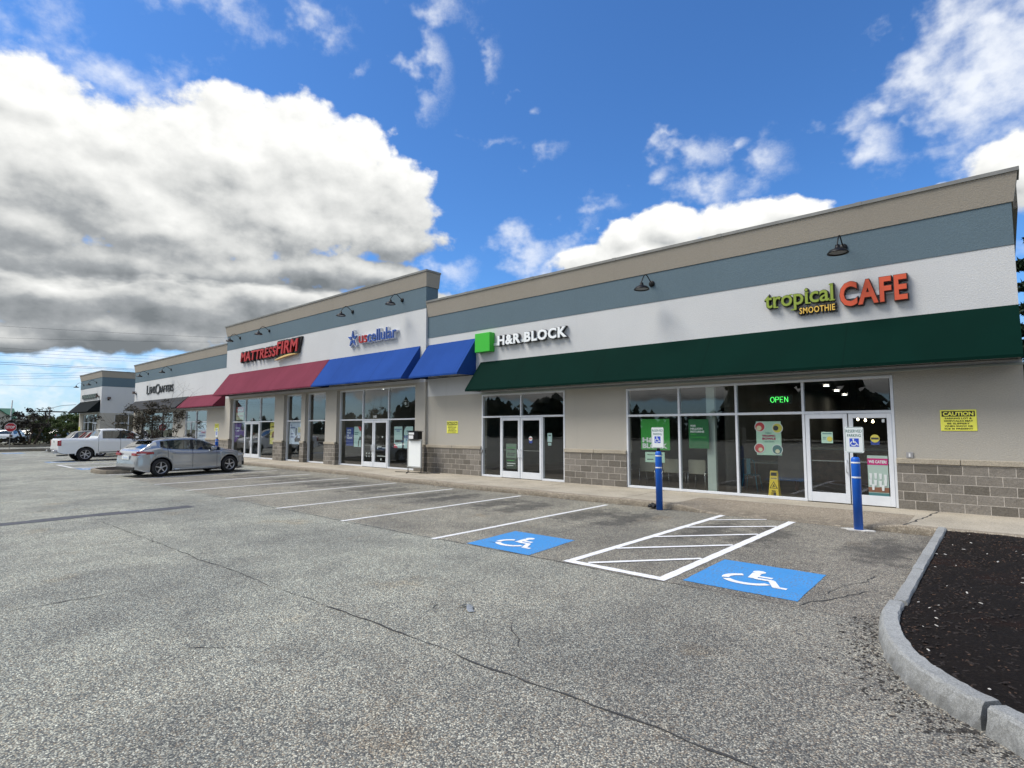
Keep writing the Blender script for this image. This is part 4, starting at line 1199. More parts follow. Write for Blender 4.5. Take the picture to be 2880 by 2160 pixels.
poster(-3.16, -2.93, 1.47, 1.72, yD, PM, 'small mint notice on the left cafe door', [('R', .1, .9, .82, .88, PT), ('R', .12, .42, .5, .54, PT), ('R', .12, .38, .35, .4, PT), ('D', .72, .38, .055, PY)], 'notice')
o = poster(-2.29, -1.92, .36, 1.22, yD, mat('poster_pale_green', (.36, .47, .42), .6), 'catering poster of white cups under a magenta header on the right cafe door', [('R', .0, 1.0, .77, .93, PMAG), ('R', 0, 1, .0, .08, PT), ('T', 'WE CATER!', .06, .94, .81, .885, PW, .05), ('R', 0, 1, .1, .22, PBR),
  *[('G', [(u-.075, v+.14), (u-.05, v), (u+.05, v), (u+.075, v+.14)], PW) for u, v in ((.14, .42), (.38, .43), (.62, .42), (.86, .40), (.12, .27), (.36, .26), (.60, .24), (.85, .26), (.24, .15), (.72, .14))]])
T = thing('door_decal', (-2.1, yD, 1.5), 'round yellow and blue decal on the right cafe door', 'decal')
d = MB(); d.lathe([(.001, 0), (.085, 0), (.085, .003)], (-2.13, yD-.001, 1.585), 'y', 18, False); d.build('yellow_disc', PY, T)
d = MB(); d.box(-2.21, -2.05, yD+.003, yD+.006, 1.45, 1.58); d.build('blue_base', PN, T)
d = MB(); d.box(-2.2, -2.06, yD-.004, yD-.002, 1.565, 1.605); d.build('band', PK, T)
tag_ = MB(); tag_.box(-1.99, -1.94, yD, yD+.003, 1.93, 2.0); tag(tag_.build('paper_tag', PW), 'tiny white paper tag at the top of the right cafe door', 'tag')
poster(-11.03, -10.85, 1.37, 1.65, yC, PA, 'pale paper notice beside the left shop door, above a smaller card', [('R', .2, .8, .7, .8, PK), ('R', .4, .6, .15, .6, PBLU)], 'notice')
poster(-11.01, -10.88, 1.26, 1.345, yC, PA, 'small pale card under the paper notice beside the door', [('R', .2, .8, .4, .5, PK)], 'notice')
T = thing('door_decal', (-11.65, 14.247, 1.4), 'round white and blue decal on the glass door under the green awning', 'decal')
d = MB(); d.lathe([(.001, 0), (.075, 0), (.075, .003)], (-11.68, 14.246, 1.47), 'y', 18, False); d.build('white_disc', PW, T)
d = MB(); d.box(-11.75, -11.61, 14.249, 14.252, 1.32, 1.42); d.build('blue_base', PN, T)
d = MB(); d.box(-11.74, -11.62, 14.243, 14.2449, 1.455, 1.485); d.build('band', PRED, T)
poster(-12.76, -12.30, .81, 1.29, 14.26, mat('poster_sage', (.13, .20, .15), .6), 'sage green notice on the left door leaf under the green awning', [('T', 'HOURS BY', .1, .9, .68, .76, PG, .03), ('T', 'APPOINTMENT', .1, .9, .56, .64, PK), ('R', .1, .9, .3, .36, PK), ('R', .1, .8, .18, .24, PK)], 'notice')
poster(-12.76, -12.30, .45, .79, 14.26, mat('poster_deep', (.02, .045, .03), .6), 'dark green notice at the foot of the left door leaf', [('R', .1, .8, .78, .86, PG), ('R', .1, .9, .5, .58, PW), ('R', .1, .7, .3, .36, PW)], 'notice')
yB_ = 14.395
poster(-22.68, -22.10, 1.02, 1.84, yB_, PN, 'navy poster in the left window of the phone shop', [('T', "LET'S", .12, .68, .80, .90, PBLU, .04), ('T', 'FIND', .12, .66, .66, .76, PBLU, .04), ('T', 'US', .12, .36, .52, .62, PBLU, .04), ('T', 'AGAIN.', .12, .86, .38, .48, PBLU, .04)])
poster(-22.05, -21.50, .98, 1.88, yB_, PA, 'pale aqua poster with a red corner beside the navy poster', [('G', [(.55, 1), (1, 1), (1, .78), (.8, .8)], PRED), ('G', [(.58, .02), (1, .02), (1, .5), (.8, .52), (.62, .3)], PK), ('G', [(.72, .02), (1, .02), (1, .34), (.78, .34)], PA), ('R', .08, .62, .68, .72, PT), ('R', .08, .55, .6, .63, PT)])
poster(-19.12, -18.58, 1.0, 1.88, yB_, PA, 'pale aqua poster with a black pill shape right of the phone shop doors', [('T', 'PHONES AND', .08, .92, .84, .89, PN, .04), ('T', 'BAGS', .32, .7, .76, .81, PN, .04), ('R', .12, 1, .26, .38, PK), ('G', [(0, 0), (.5, 0), (.3, .12), (0, .2)], PRED)])
poster(-18.47, -17.90, 1.0, 1.88, yB_, PA, 'aqua poster reading RESET behind the white display board', [('T', "IT'S TIME", .25, .95, .76, .81, PN, .02), ('T', 'FOR A', .4, .9, .68, .73, PN, .02), ('T', 'RESET', .03, 1.0, .45, .60, PN, .05), ('R', .25, .7, .36, .40, PN), ('G', [(0, 1), (0, .78), (.12, .93), (.3, 1)], PK)])
poster(-18.0, -17.62, .3, 3.4, 14.9, PN, 'tall deep blue banner standing inside the phone shop window', nm='banner')
T = thing('ticket_decal', (-18.3, yB_, 2.8), 'small white square decal in the top right pane of the phone shop', 'decal')
d = MB()
for a, b, c, e_ in ((-18.52, -18.34, 2.93, 2.95), (-18.52, -18.50, 2.78, 2.93), (-18.24, -18.22, 2.70, 2.88), (-18.4, -18.22, 2.68, 2.70)): d.box(a, b, yB_, yB_+.003, c, e_)
d.lathe([(.001, 0), (.07, 0), (.07, .003)], (-18.4, yB_, 2.82), 'y', 14, False); d.build('outline', PW, T)
dd = MB()
for i in range(3):
    for j in range(2): dd.lathe([(.001, 0), (.035, 0), (.035, .003)], (-20.98 + i*.19, 14.34, .60 + j*.13), 'y', 10, False)
tag(dd.build('door_stickers', PW), 'six round white stickers low on the left phone shop door', 'stickers')
dd = MB(); dd.box(-20.2, -19.9, 14.338, 14.341, 1.0, 1.04); dd.box(-20.2, -20.15, 14.338, 14.341, .93, 1.0); dd.box(-19.85, -19.6, 14.338, 14.341, .97, 1.0); dd.box(-20.2, -19.62, 14.338, 14.341, .62, .65); dd.lathe([(.001, 0), (.05, 0), (.05, .003)], (-19.93, 14.338, .5), 'y', 12, False); dd.lathe([(.001, 0), (.045, 0), (.045, .003)], (-19.85, 14.338, 1.44), 'y', 12, False)
tag(dd.build('door_lettering', PW), 'white opening hours and marks on the right phone shop door', 'lettering')
for x, n_, lb in ((-20.4, '140', 'small white number above the phone shop doors'), (-32.2, '130', 'small white number above the mattress shop doors')):
    t = MB(); letters(t, n_, x-.12, x+.12, 2.24, 2.37, 14.33, bold=.05); tag(t.build('door_number', PW), lb, 'number')
poster(-27.95, -26.55, 1.0, 2.14, 14.395, PBLU, 'pale blue advertisement with an armchair in the narrow window', [('T', 'the\nadjustable', .06, .42, .68, .9, PN, .02), ('R', .62, .92, .52, .76, PC), ('R', .8, .92, .52, .76, PRED), ('G', [(.38, .22), (.5, .34), (.56, .38), (.8, .38), (.86, .26), (.86, .12), (.42, .10)], PK), ('G', [(.6, .28), (.78, .28), (.76, .36), (.62, .36)], PBLU), ('R', .46, .52, .38, .72, PK), ('R', .1, .3, .44, .48, PN), ('R', .1, .32, .3, .34, PN)])
poster(-34.6, -33.15, .98, 2.13, 14.395, PP, 'purple advertisement left of the mattress shop doors', [('T', 'Sleep\nwell', .08, .5, .55, .8, PBLU, .02), ('D', .75, .78, .22, PK), ('R', .08, .45, .3, .34, PBLU), ('G', [(.1, 0), (.9, 0), (.9, .3), (.6, .42)], PK)])
poster(-30.1, -29.35, .95, 2.13, 14.395, PY, 'yellow advertisement at the right edge of the mattress shop window', [('R', .2, .9, .78, .82, PK), ('G', [(.2, .3), (.9, .3), (.8, .6), (.4, .55)], PBR)])
poster(-25.6, -24.9, .15, 2.1, 15.2, PK, 'dark display panel inside the second narrow window', [('G', [(.1, .6), (.5, .58), (.55, .9), (.2, .92)], PBR), ('R', .1, .6, .5, .58, PA), ('T', '60%', .6, .98, .64, .7, PW)])
poster(-34.46, -33.45, 2.28, 3.05, 14.395, PC, 'cream and red backlit card high in the leftmost mattress shop pane', [('R', 0, 1, .6, 1, PRED), ('T', 'SALE', .1, .9, .68, .88, PW, .05), ('R', .1, .9, .3, .36, PRED)])
poster(-40.2, -38.7, 1.0, 2.18, 14.345, PBLU, 'white and blue sale poster in the window under the short maroon awning', [('T', 'Memorial', .15, .85, .62, .72, PN, .0), ('T', 'Day', .15, .4, .44, .54, PN), ('T', 'SALE', .42, .9, .42, .54, PRED, .04), ('R', .2, .85, .25, .29, PN)])
# neon sign
NE = mat('green_neon', (.1, .8, .2), .4, emit=((.10, 1.0, .16), 1.0))
T = thing('neon_sign', (-4.0, 14.4, 2.4), 'lit green neon OPEN sign high in the cafe window', 'sign')
nb = MB(); x = -4.27; zb = 2.43; h = .125; w_ = .088; y = 14.40; r = .0055
nb.tube([(x+w_/2+math.cos(t*math.pi/8)*w_/2, y, zb+h/2+math.sin(t*math.pi/8)*h/2) for t in range(17)], r, 6)
x += .115; nb.tube([(x, y, zb), (x, y, zb+h), (x+w_*.7, y, zb+h), (x+w_*.8, y, zb+h*.8), (x+w_*.7, y, zb+h*.5), (x, y, zb+h*.5)], r, 6)
x += .105; nb.tube([(x+w_*.75, y, zb), (x, y, zb), (x, y, zb+h), (x+w_*.75, y, zb+h)], r, 6); nb.tube([(x, y, zb+h*.5), (x+w_*.6, y, zb+h*.5)], r, 6)
x += .10; nb.tube([(x, y, zb), (x, y, zb+h)], r, 6); nb.tube([(x, y, zb+h), (x+w_*.8, y, zb)], r, 6); nb.tube([(x+w_*.8, y, zb), (x+w_*.8, y, zb+h)], r, 6)
nb.build('tubes', NE, T); nb = MB(); nb.box(-4.32, -3.80, 14.42, 14.44, 2.38, 2.60); nb.build('backboard', BLK, T)

# ---------------------------------------------------------------- things seen inside
def chair(x, y, rz):
    T = thing('waiting_chair', (0, 0, 0), '', 'chair', 'beige waiting chairs behind the glass')
    CB_ = mat('chair_shell', (.34, .33, .27), .5); CH = mat('chrome_leg', (.6, .6, .6), .25, .8)
    b = MB(); n = 8; vs = []
    for th in (0, .02):
        for i in range(n+1):
            u = -1 + 2*i/n
            for z, wv in ((.42, .86), (.48, .95), (.62, 1.0), (.76, .98), (.80, .9)):
                vs.append((u*.25*wv, -.22 + .045*u*u + th, z))
    m5 = 5; o_ = (n+1)*m5; f = []
    for i in range(n):
        for j in range(m5-1):
            a = i*m5+j; f.append((a, a+m5, a+m5+1, a+1)); f.append((o_+a+1, o_+a+m5+1, o_+a+m5, o_+a))
    b.add(vs, f, True); b.build('backrest', CB_, T)
    s = MB(); s.rbox(-.24, .24, -.2, .24, .41, .44, .012); s.build('seat', CB_, T)
    for sx in (-1, 1):
        for yy, zt in ((-.22, .5), (.24, .42)):
            l = MB(); l.tube([(sx*.25, yy, 0), (sx*.245, yy*.95, zt)], .011, 6); l.build('leg', CH, T)
    T.location = (x, y, .145); T.rotation_euler.z = rz
    return T
c0 = chair(-7.89, 15.15, 0); c0['label'] = 'beige waiting chair at the far left behind the blue bollard'
for x, rz, lb in ((-7.17, .05, 'beige waiting chair between the left bollard and the window post'), (-6.40, -.06, 'beige waiting chair under the dark green poster')):
    c = copy_tree(c0); c.location = (x, 15.15, .145); c.rotation_euler.z = rz; c['label'] = lb
T = thing('metal_cafe_chair', (-5.17, 15.6, .145), 'blue metal cafe chair with splayed legs inside the cafe window', 'chair')
BM = mat('blue_metal', (.05, .20, .26), .4, .3)
s = MB(); s.rbox(-5.34, -5.0, 15.42, 15.78, .56, .585, .01); s.build('seat', BM, T)
b = MB(); b.tube([(-5.33, 15.42, .58), (-5.31, 15.38, .95), (-5.25, 15.36, 1.0), (-5.09, 15.36, 1.0), (-5.03, 15.38, .95), (-5.01, 15.42, .58)], .012, 6); b.box(-5.22, -5.12, 15.37, 15.378, .6, 1.0); b.build('backrest', BM, T)
for sx in (-1, 1):
    for sy in (-1, 1):
        l = MB(); l.tube([(-5.17+sx*.21, 15.6+sy*.21, .145), (-5.17+sx*.15, 15.6+sy*.15, .56)], [.013, .02], 6); l.build('leg', BM, T)
T = thing('cafe_table', (-4.6, 16.6, .145), 'brown cafe table and bench in front of the blue counter', 'table')
WD = mat('brown_wood', (.16, .075, .04), .5, var=.3, vscale=5)
s = MB(); s.rbox(-5.5, -4.2, 16.2, 16.9, .84, .89, .01); s.build('tabletop', mat('pale_top', (.35, .38, .34), .4), T)
for x_ in (-5.4, -4.35):
    l = MB(); l.box(x_, x_+.07, 16.5, 16.57, .146, .84); l.build('leg', WD, T)
T = thing('counter', (-4, 19.5, .145), 'long wooden service counter deep inside the cafe', 'counter')
s = MB(); s.box(-5.2, -1.2, 19.3, 20.0, .146, 1.15); s.build('body', WD, T)
s = MB(); s.rbox(-5.25, -1.15, 19.2, 20.05, 1.151, 1.2, .01); s.build('worktop', MINT, T)
T = thing('wood_screen', (-3.8, 15.3, .145), 'upright wooden post and panel beside the cafe door', 'screen')
s = MB(); s.box(-3.78, -3.66, 15.2, 15.3, .146, 1.45); s.build('post', mat('tan_wood', (.30, .17, .09), .5, var=.2, vscale=6), T)
s = MB(); s.box(-4.4, -3.78, 15.24, 15.27, .5, 1.42); s.build('panel', mat('smoked_panel', (.11, .10, .10), .3), T)
# wet floor sign
T = thing('wet_floor_sign', (-4.33, 14.68, .145), 'yellow folding wet floor sign just inside the cafe window', 'floor sign')
YL = mat('yellow_plastic', (.75, .55, .04), .45)
for sg, nm in ((-1, 'front_panel'), (1, 'rear_panel')):
    s = MB()
    for pl in ([(-.125, 0), (-.065, 0), (-.055, .11), (-.112, .11)], [(.125, 0), (.065, 0), (.055, .11), (.112, .11)], [(-.113, .11), (.113, .11), (.082, .62), (-.082, .62)]):
        s.prism(pl, lambda u, v, d: (-4.33+u, 14.68 + sg*(.10 - v*.13) + d, .146+v), -.006, .006)
    o = s.build(nm, YL, T)
    if sg < 0:
        fn = lambda u, v, d: (-4.33+u, 14.68 - (.10 - v*.13) + d, .146+v)
        t = MB(); t.prism([(-.07, .50), (.07, .50), (.065, .58), (-.065, .58)], fn, -.0085, -.0065); t.prism([(-.095, .20), (.095, .20), (0, .37)], fn, -.0085, -.0065); t.prism([(-.045, .125), (.045, .125), (.045, .15), (-.045, .15)], fn, -.0085, -.0065); t.build('print', BLK, o)
        t = MB(); t.prism([(-.073, .213), (.073, .213), (0, .342)], fn, -.0100, -.0088); t.build('warning_triangle', YL, o)
        t = MB(); t.prism([(-.03, .225), (-.01, .225), (.02, .29), (.0, .30)], fn, -.0115, -.0102); t.prism([(-.01, .255), (.035, .235), (.04, .245), (.0, .275)], fn, -.0128, -.0116); letters(t, 'CAUTION', -.068, .068, .425, .455, -.0085, fn=fn, bold=.03); t.build('figure', BLK, o)
# ceiling lights
LM = mat('lamp_glow', (1, .95, .85), .5, emit=((1.0, .93, .82), 14.0))
LW = mat('warm_bulb', (1, .85, .6), .5, emit=((1.0, .80, .50), 5.0))
k = 0
for x, y, z, r, g_, lb in [(-4.11, 18.2, 3.2, .085, 0, 'nearest lit round ceiling light in the pane above the cafe doors'), (-4.4, 20.8, 3.2, .09, 0, 'second lit round ceiling light in the pane above the cafe doors'), (-4.7, 23.8, 3.2, .10, 0, 'third lit round ceiling light in the pane above the cafe doors'), (-5.0, 26.8, 3.2, .10, 0, 'fourth and deepest lit round ceiling light in the pane above the cafe doors'),
  (-26.9, 18.9, 3.7, .16, 0, 'faint ceiling light in the middle upper pane of the phone shop')]:
    if x < -20: x, y = -22.6, 16.2
    T = thing('ceiling_light', (x, y, z), lb, 'ceiling light', 'round lights on the shop ceilings')
    d = MB(); d.lathe([(.001, 0), (r, 0), (r, .02)], (x, y, z), 'z', 16, False); d.build('diffuser', LM, T)
    d = MB(); d.lathe([(r, -.005), (r+.02, -.005), (r+.02, .04), (r, .04)], (x, y, z), 'z', 16, False); d.build('rim', ALU, T)
for i, (x, z, lb) in enumerate([(-2.62, 2.11, 'first warm pendant bulb seen through the right cafe door'), (-2.48, 2.085, 'second warm pendant bulb seen through the right cafe door'), (-2.34, 2.06, 'third warm pendant bulb seen through the right cafe door'), (-2.2, 2.03, 'fourth warm pendant bulb seen through the right cafe door')]):
    y = 16.6 + .35*i; x = x*y/14.25 + .06; z = 1.8 + (z-.09-1.8)*y/14.25
    T = thing('pendant_lamp', (x, y, z), lb, 'pendant lamp', 'warm pendant bulbs over the cafe counter')
    d = MB(); d.lathe([(.001, -.032), (.022, -.02), (.03, 0), (.022, .03), (.01, .06)], (x, y, z), 'z', 12); d.build('bulb', LW, T)
    d = MB(); d.tube([(x, y, z+.06), (x, y, 3.24)], .006, 6); d.build('cord', BLK, T)

# ---------------------------------------------------------------- bollards with parking signs
def reserved(T, x, y, z0, z1, w_):
    h = z1 - z0
    def rr(x0, x1, a, b, r, y0, y1, mb):
        pl = []
        for cx, cz, s in ((x1-r, b-r, 0), (x0+r, b-r, 90), (x0+r, a+r, 180), (x1-r, a+r, 270)):
            for k in range(5): t = R(s + 22.5*k); pl.append((cx+r*math.cos(t), cz+r*math.sin(t)))
        mb.prism(pl, lambda u, v, d: (u, d, v), y0, y1)
    p = MB(); rr(x-w_/2, x+w_/2, z0, z1, .03, y-.004, y, p); P_ = p.build('sign_plate', SIGNW, T)
    e = MB(); n = 0
    b_ = MB()
    for (a, b, c, d) in ((x-w_/2+.03, x+w_/2-.03, z0+.008, z0+.014), (x-w_/2+.03, x+w_/2-.03, z1-.014, z1-.008), (x-w_/2+.008, x-w_/2+.014, z0+.03, z1-.03), (x+w_/2-.014, x+w_/2-.008, z0+.03, z1-.03)):
        b_.box(a, b, y-.0055, y-.0042, c, d)
    b_.build('border', GTXT, P_)
    t = MB(); letters(t, 'RESERVED', x-w_*.42, x+w_*.42, z1-h*.215, z1-h*.10, y-.0055, bold=.012); letters(t, 'PARKING', x-w_*.36, x+w_*.36, z1-h*.385, z1-h*.27, y-.0055, bold=.012); t.build('letters', GTXT, P_)
    q = MB(); q.box(x-w_*.245, x+w_*.245, y-.0055, y-.0042, z0+h*.24, z0+h*.56); q.build('blue_panel', BSIGN, P_)
    i_ = MB(); isa(i_, x, z0+h*.40, .125, lambda u, v, l: (u, y-.0065-l*.0008, v)); i_.build('wheelchair_symbol', SIGNW, P_)
def bollard(x, y, label, collar=False, bands=True):
    T = thing('bollard', (x, y, 0), label, 'bollard', 'blue bollards carrying parking signs')
    b = MB(); b.lathe([(.001, 0), (.072, 0), (.072, 1.22), (.068, 1.26), (.05, 1.285), (.001, 1.29)], (x, y, .003), 'z', 24); b.build('post_sleeve', BPIPE, T)
    for zz in (1.19, .93):
        t = MB(); t.lathe([(.0725, -.014), (.0737, -.013), (.0737, .013), (.0725, .014)], (x, y, zz), 'z', 24); t.build('reflective_band', WHITEP, T)
    s = MB(); s.rbox(x-.03, x+.03, y-.02, y+.02, 1.285, 1.80, .003); s.build('sign_post', BLACKM, T)
    if collar:
        c = MB(); n = 18
        pr = [(x + (.22+.06*math.sin(k*2.3))*math.cos(k*2*math.pi/n), y + (.13+.03*math.sin(k*1.7))*math.sin(k*2*math.pi/n)) for k in range(n)]
        c.prism(pr, lambda u, v, d: (u, v, d), .016, .002); c.build('concrete_collar', mat('fresh_concrete', (.58, .57, .54), .9, var=.15, vscale=12), T)
    reserved(T, x, y-.026, 1.365, 1.825, .295)
    return T
bollard(-5.88, 11.68, 'blue bollard with parking sign in front of the green poster')
bollard(-2.06, 11.68, 'blue bollard with parking sign in front of the cafe doors', True)
bollard(-28.9, 11.2, 'small blue bollard with parking sign seen over the silver hatchback')

# ---------------------------------------------------------------- display stand on the walk
T = thing('display_board', (-16.8, 13.6, .14), 'white framed display board with a black leaflet box on top, standing on the walk', 'display board')
fr = mat('board_frame', (.34, .35, .34), .45)
f = MB(); 
for a, b, c, d in ((-17.20, -17.155, .33, 1.38), (-16.425, -16.38, .33, 1.38), (-17.155, -16.425, .33, .375), (-17.155, -16.425, 1.335, 1.38)): f.rbox(a, b, 13.57, 13.63, c, d, .004)
f.build('frame', fr, T)
f = MB(); f.box(-17.15, -16.43, 13.585, 13.615, .38, 1.33); f.build('panel', mat('board_white', (.82, .85, .84), .5), T)
f = MB(); f.rbox(-17.07, -16.5, 13.50, 13.72, 1.385, 1.68, .01); f.prism([(13.47, 1.685), (13.75, 1.685), (13.75, 1.70), (13.47, 1.715)], lambda u, v, d: (d, u, v), -17.1, -16.47); bb = f.build('leaflet_box', BLACKM, T)
f = MB(); f.box(-17.03, -16.72, 13.494, 13.499, 1.57, 1.65); f.box(-17.03, -16.76, 13.494, 13.499, 1.41, 1.54); f.build('label', WHITEP, bb)
f = MB(); letters(f, 'TAKE ONE', -17.0, -16.76, 1.595, 1.625, 13.492); f.build('label_lettering', BLK, bb) if False else None
f = MB()
f.tube([(-17.17, 13.6, .15), (-17.17, 13.6, .34)], .018, 6); f.tube([(-16.41, 13.6, .15), (-16.41, 13.6, .34)], .018, 6)
f.tube([(-17.72, 13.42, .155), (-16.1, 13.68, .155)], .012, 6); f.tube([(-17.2, 13.68, .158), (-16.75, 13.18, .155)], .012, 6); f.tube([(-16.41, 13.5, .158), (-15.75, 13.95, .155)], .012, 6)
f.build('foot', BLACKM, T)

# ---------------------------------------------------------------- far planting islands at the left
def island(x0, x1, y0, y1, name='traffic_island', h=.15, m=None):
    T = tag(thing('kerbed_island', ((x0+x1)/2, (y0+y1)/2, 0), None, None), kind='structure')
    r = min(x1-x0, y1-y0)*.35; pl = []
    for cx, cy, s in ((x1-r, y1-r, 0), (x0+r, y1-r, 90), (x0+r, y0+r, 180), (x1-r, y0+r, 270)):
        for k in range(6): t = R(s + 18*k); pl.append((cx+r*math.cos(t), cy+r*math.sin(t)))
    mb = MB(); n = len(pl); cx, cy = (x0+x1)/2, (y0+y1)/2
    def sc_(p, o): l = math.hypot(p[0]-cx, p[1]-cy); return (p[0]-(p[0]-cx)/l*o, p[1]-(p[1]-cy)/l*o)
    q = [sc_(p, .15) for p in pl]
    v = [(a, b, 0) for a, b in pl] + [(a, b, h) for a, b in pl] + [(a, b, h) for a, b in q] + [(a, b, .03) for a, b in q]
    f = []
    for i in range(n):
        j = (i+1) % n
        for k in range(3): f.append((k*n+i, k*n+j, (k+1)*n+j, (k+1)*n+i))
    mb.add(v, f); mb.build('kerb_stone', KERBC, T)
    mu = MB(); gr = 8; vs = [(cx, cy, h+.06)]
    for rr_ in range(1, 7):
        for (a, b) in q: t = rr_/6; vs.append((cx+(a-cx)*t, cy+(b-cy)*t, h - .02 + .1*(1-t) + random.uniform(-.015, .015)))
    fs = [(0, 1+i, 1+(i+1) % n) for i in range(n)]
    for k in range(5):
        for i in range(n): j = (i+1) % n; fs.append((1+k*n+i, 1+(k+1)*n+i, 1+(k+1)*n+j, 1+k*n+j))
    mu.add(vs, fs, True); mu.build('mulch_bed', m or MULCH, T)
    return T
island(-29.2, -26.45, 6.1, 11.7)
island(-60.0, -57.9, -30, 10.5)
island(-84, -72.0, -40, 30, h=.2, m=mat('dry_ground', (.09, .085, .05), .95, var=.5, vscale=.7))

# ---------------------------------------------------------------- cars
def lerp(tab, x):
    if x <= tab[0][0]: return tab[0][1]
    for a, b in zip(tab, tab[1:]):
        if x <= b[0]: t = (x-a[0])/(b[0]-a[0]) if b[0] > a[0] else 0; return a[1]+(b[1]-a[1])*t
    return tab[-1][1]
def smooth_tab(tab, x):
    # Catmull-Rom through the table
    if x <= tab[0][0]: return tab[0][1]
    if x >= tab[-1][0]: return tab[-1][1]
    for i in range(len(tab)-1):
        if tab[i][0] <= x <= tab[i+1][0]:
            x0, y0 = tab[i]; x1, y1 = tab[i+1]; h = x1-x0
            m0 = (y1 - (tab[i-1][1] if i else y0)) / (x1 - (tab[i-1][0] if i else x0))
            m1 = ((tab[i+2][1] if i+2 < len(tab) else y1) - y0) / ((tab[i+2][0] if i+2 < len(tab) else x1) - x0)
            s_ = (y1-y0)/h
            if s_ == 0: m0 = m1 = 0
            else:
                m0 = s_*max(0, min(3, m0/s_)); m1 = s_*max(0, min(3, m1/s_))
            t = (x-x0)/h
            return (2*t**3-3*t*t+1)*y0 + (t**3-2*t*t+t)*h*m0 + (-2*t**3+3*t*t)*y1 + (t**3-t*t)*h*m1
def wheel(T, x, y, r, side, rimm, w_=.21, spokes=5):
    W_ = MB(); s = side
    W_.lathe([(r*.64, -w_/2), (r*.9, -w_/2), (r*.98, -w_*.40), (r, -w_*.2), (r, w_*.2), (r*.98, w_*.40), (r*.9, w_/2), (r*.66, w_/2), (r*.62, w_*.3), (r*.60, -w_*.3)], (x, y, r), 'y', 32)
    o = W_.build('wheel', DARK, T, local=True)
    d = MB(); yo = y + s*w_*.18
    d.lathe([(.001, 0), (r*.62, 0)], (x, yo, r), 'y', 28, False); d.build('brake_disc', BLK, o, local=True)
    q = MB()
    yf = y + s*w_*.44
    q.lathe([(r*.665, 0), (r*.655, s*.006), (r*.60, s*.0), (r*.60, -s*.05)], (x, yf, r), 'y', 32)
    q.lathe([(.001, s*.0), (r*.11, -s*.004), (r*.13, -s*.03)], (x, yf, r), 'y', 14)
    for k in range(spokes):
        a = 2*math.pi*k/spokes + .35; c, sn = math.cos(a), math.sin(a)
        def pp(u, v, dd): return (x + u*c - v*sn, yf + dd, r + u*sn + v*c)
        pl = [(r*.07, -r*.06), (r*.62, -r*.045), (r*.62, r*.055), (r*.07, r*.06)]
        vs = [pp(u, v, s*(-.012 + .012*(u > r*.3))) for u, v in pl] + [pp(u, v, s*(-.045)) for u, v in pl]
        q.add(vs, [(0, 1, 2, 3), (7, 6, 5, 4), (0, 4, 5, 1), (1, 5, 6, 2), (2, 6, 7, 3), (3, 7, 4, 0)])
    q.build('rim', rimm, o, local=True)
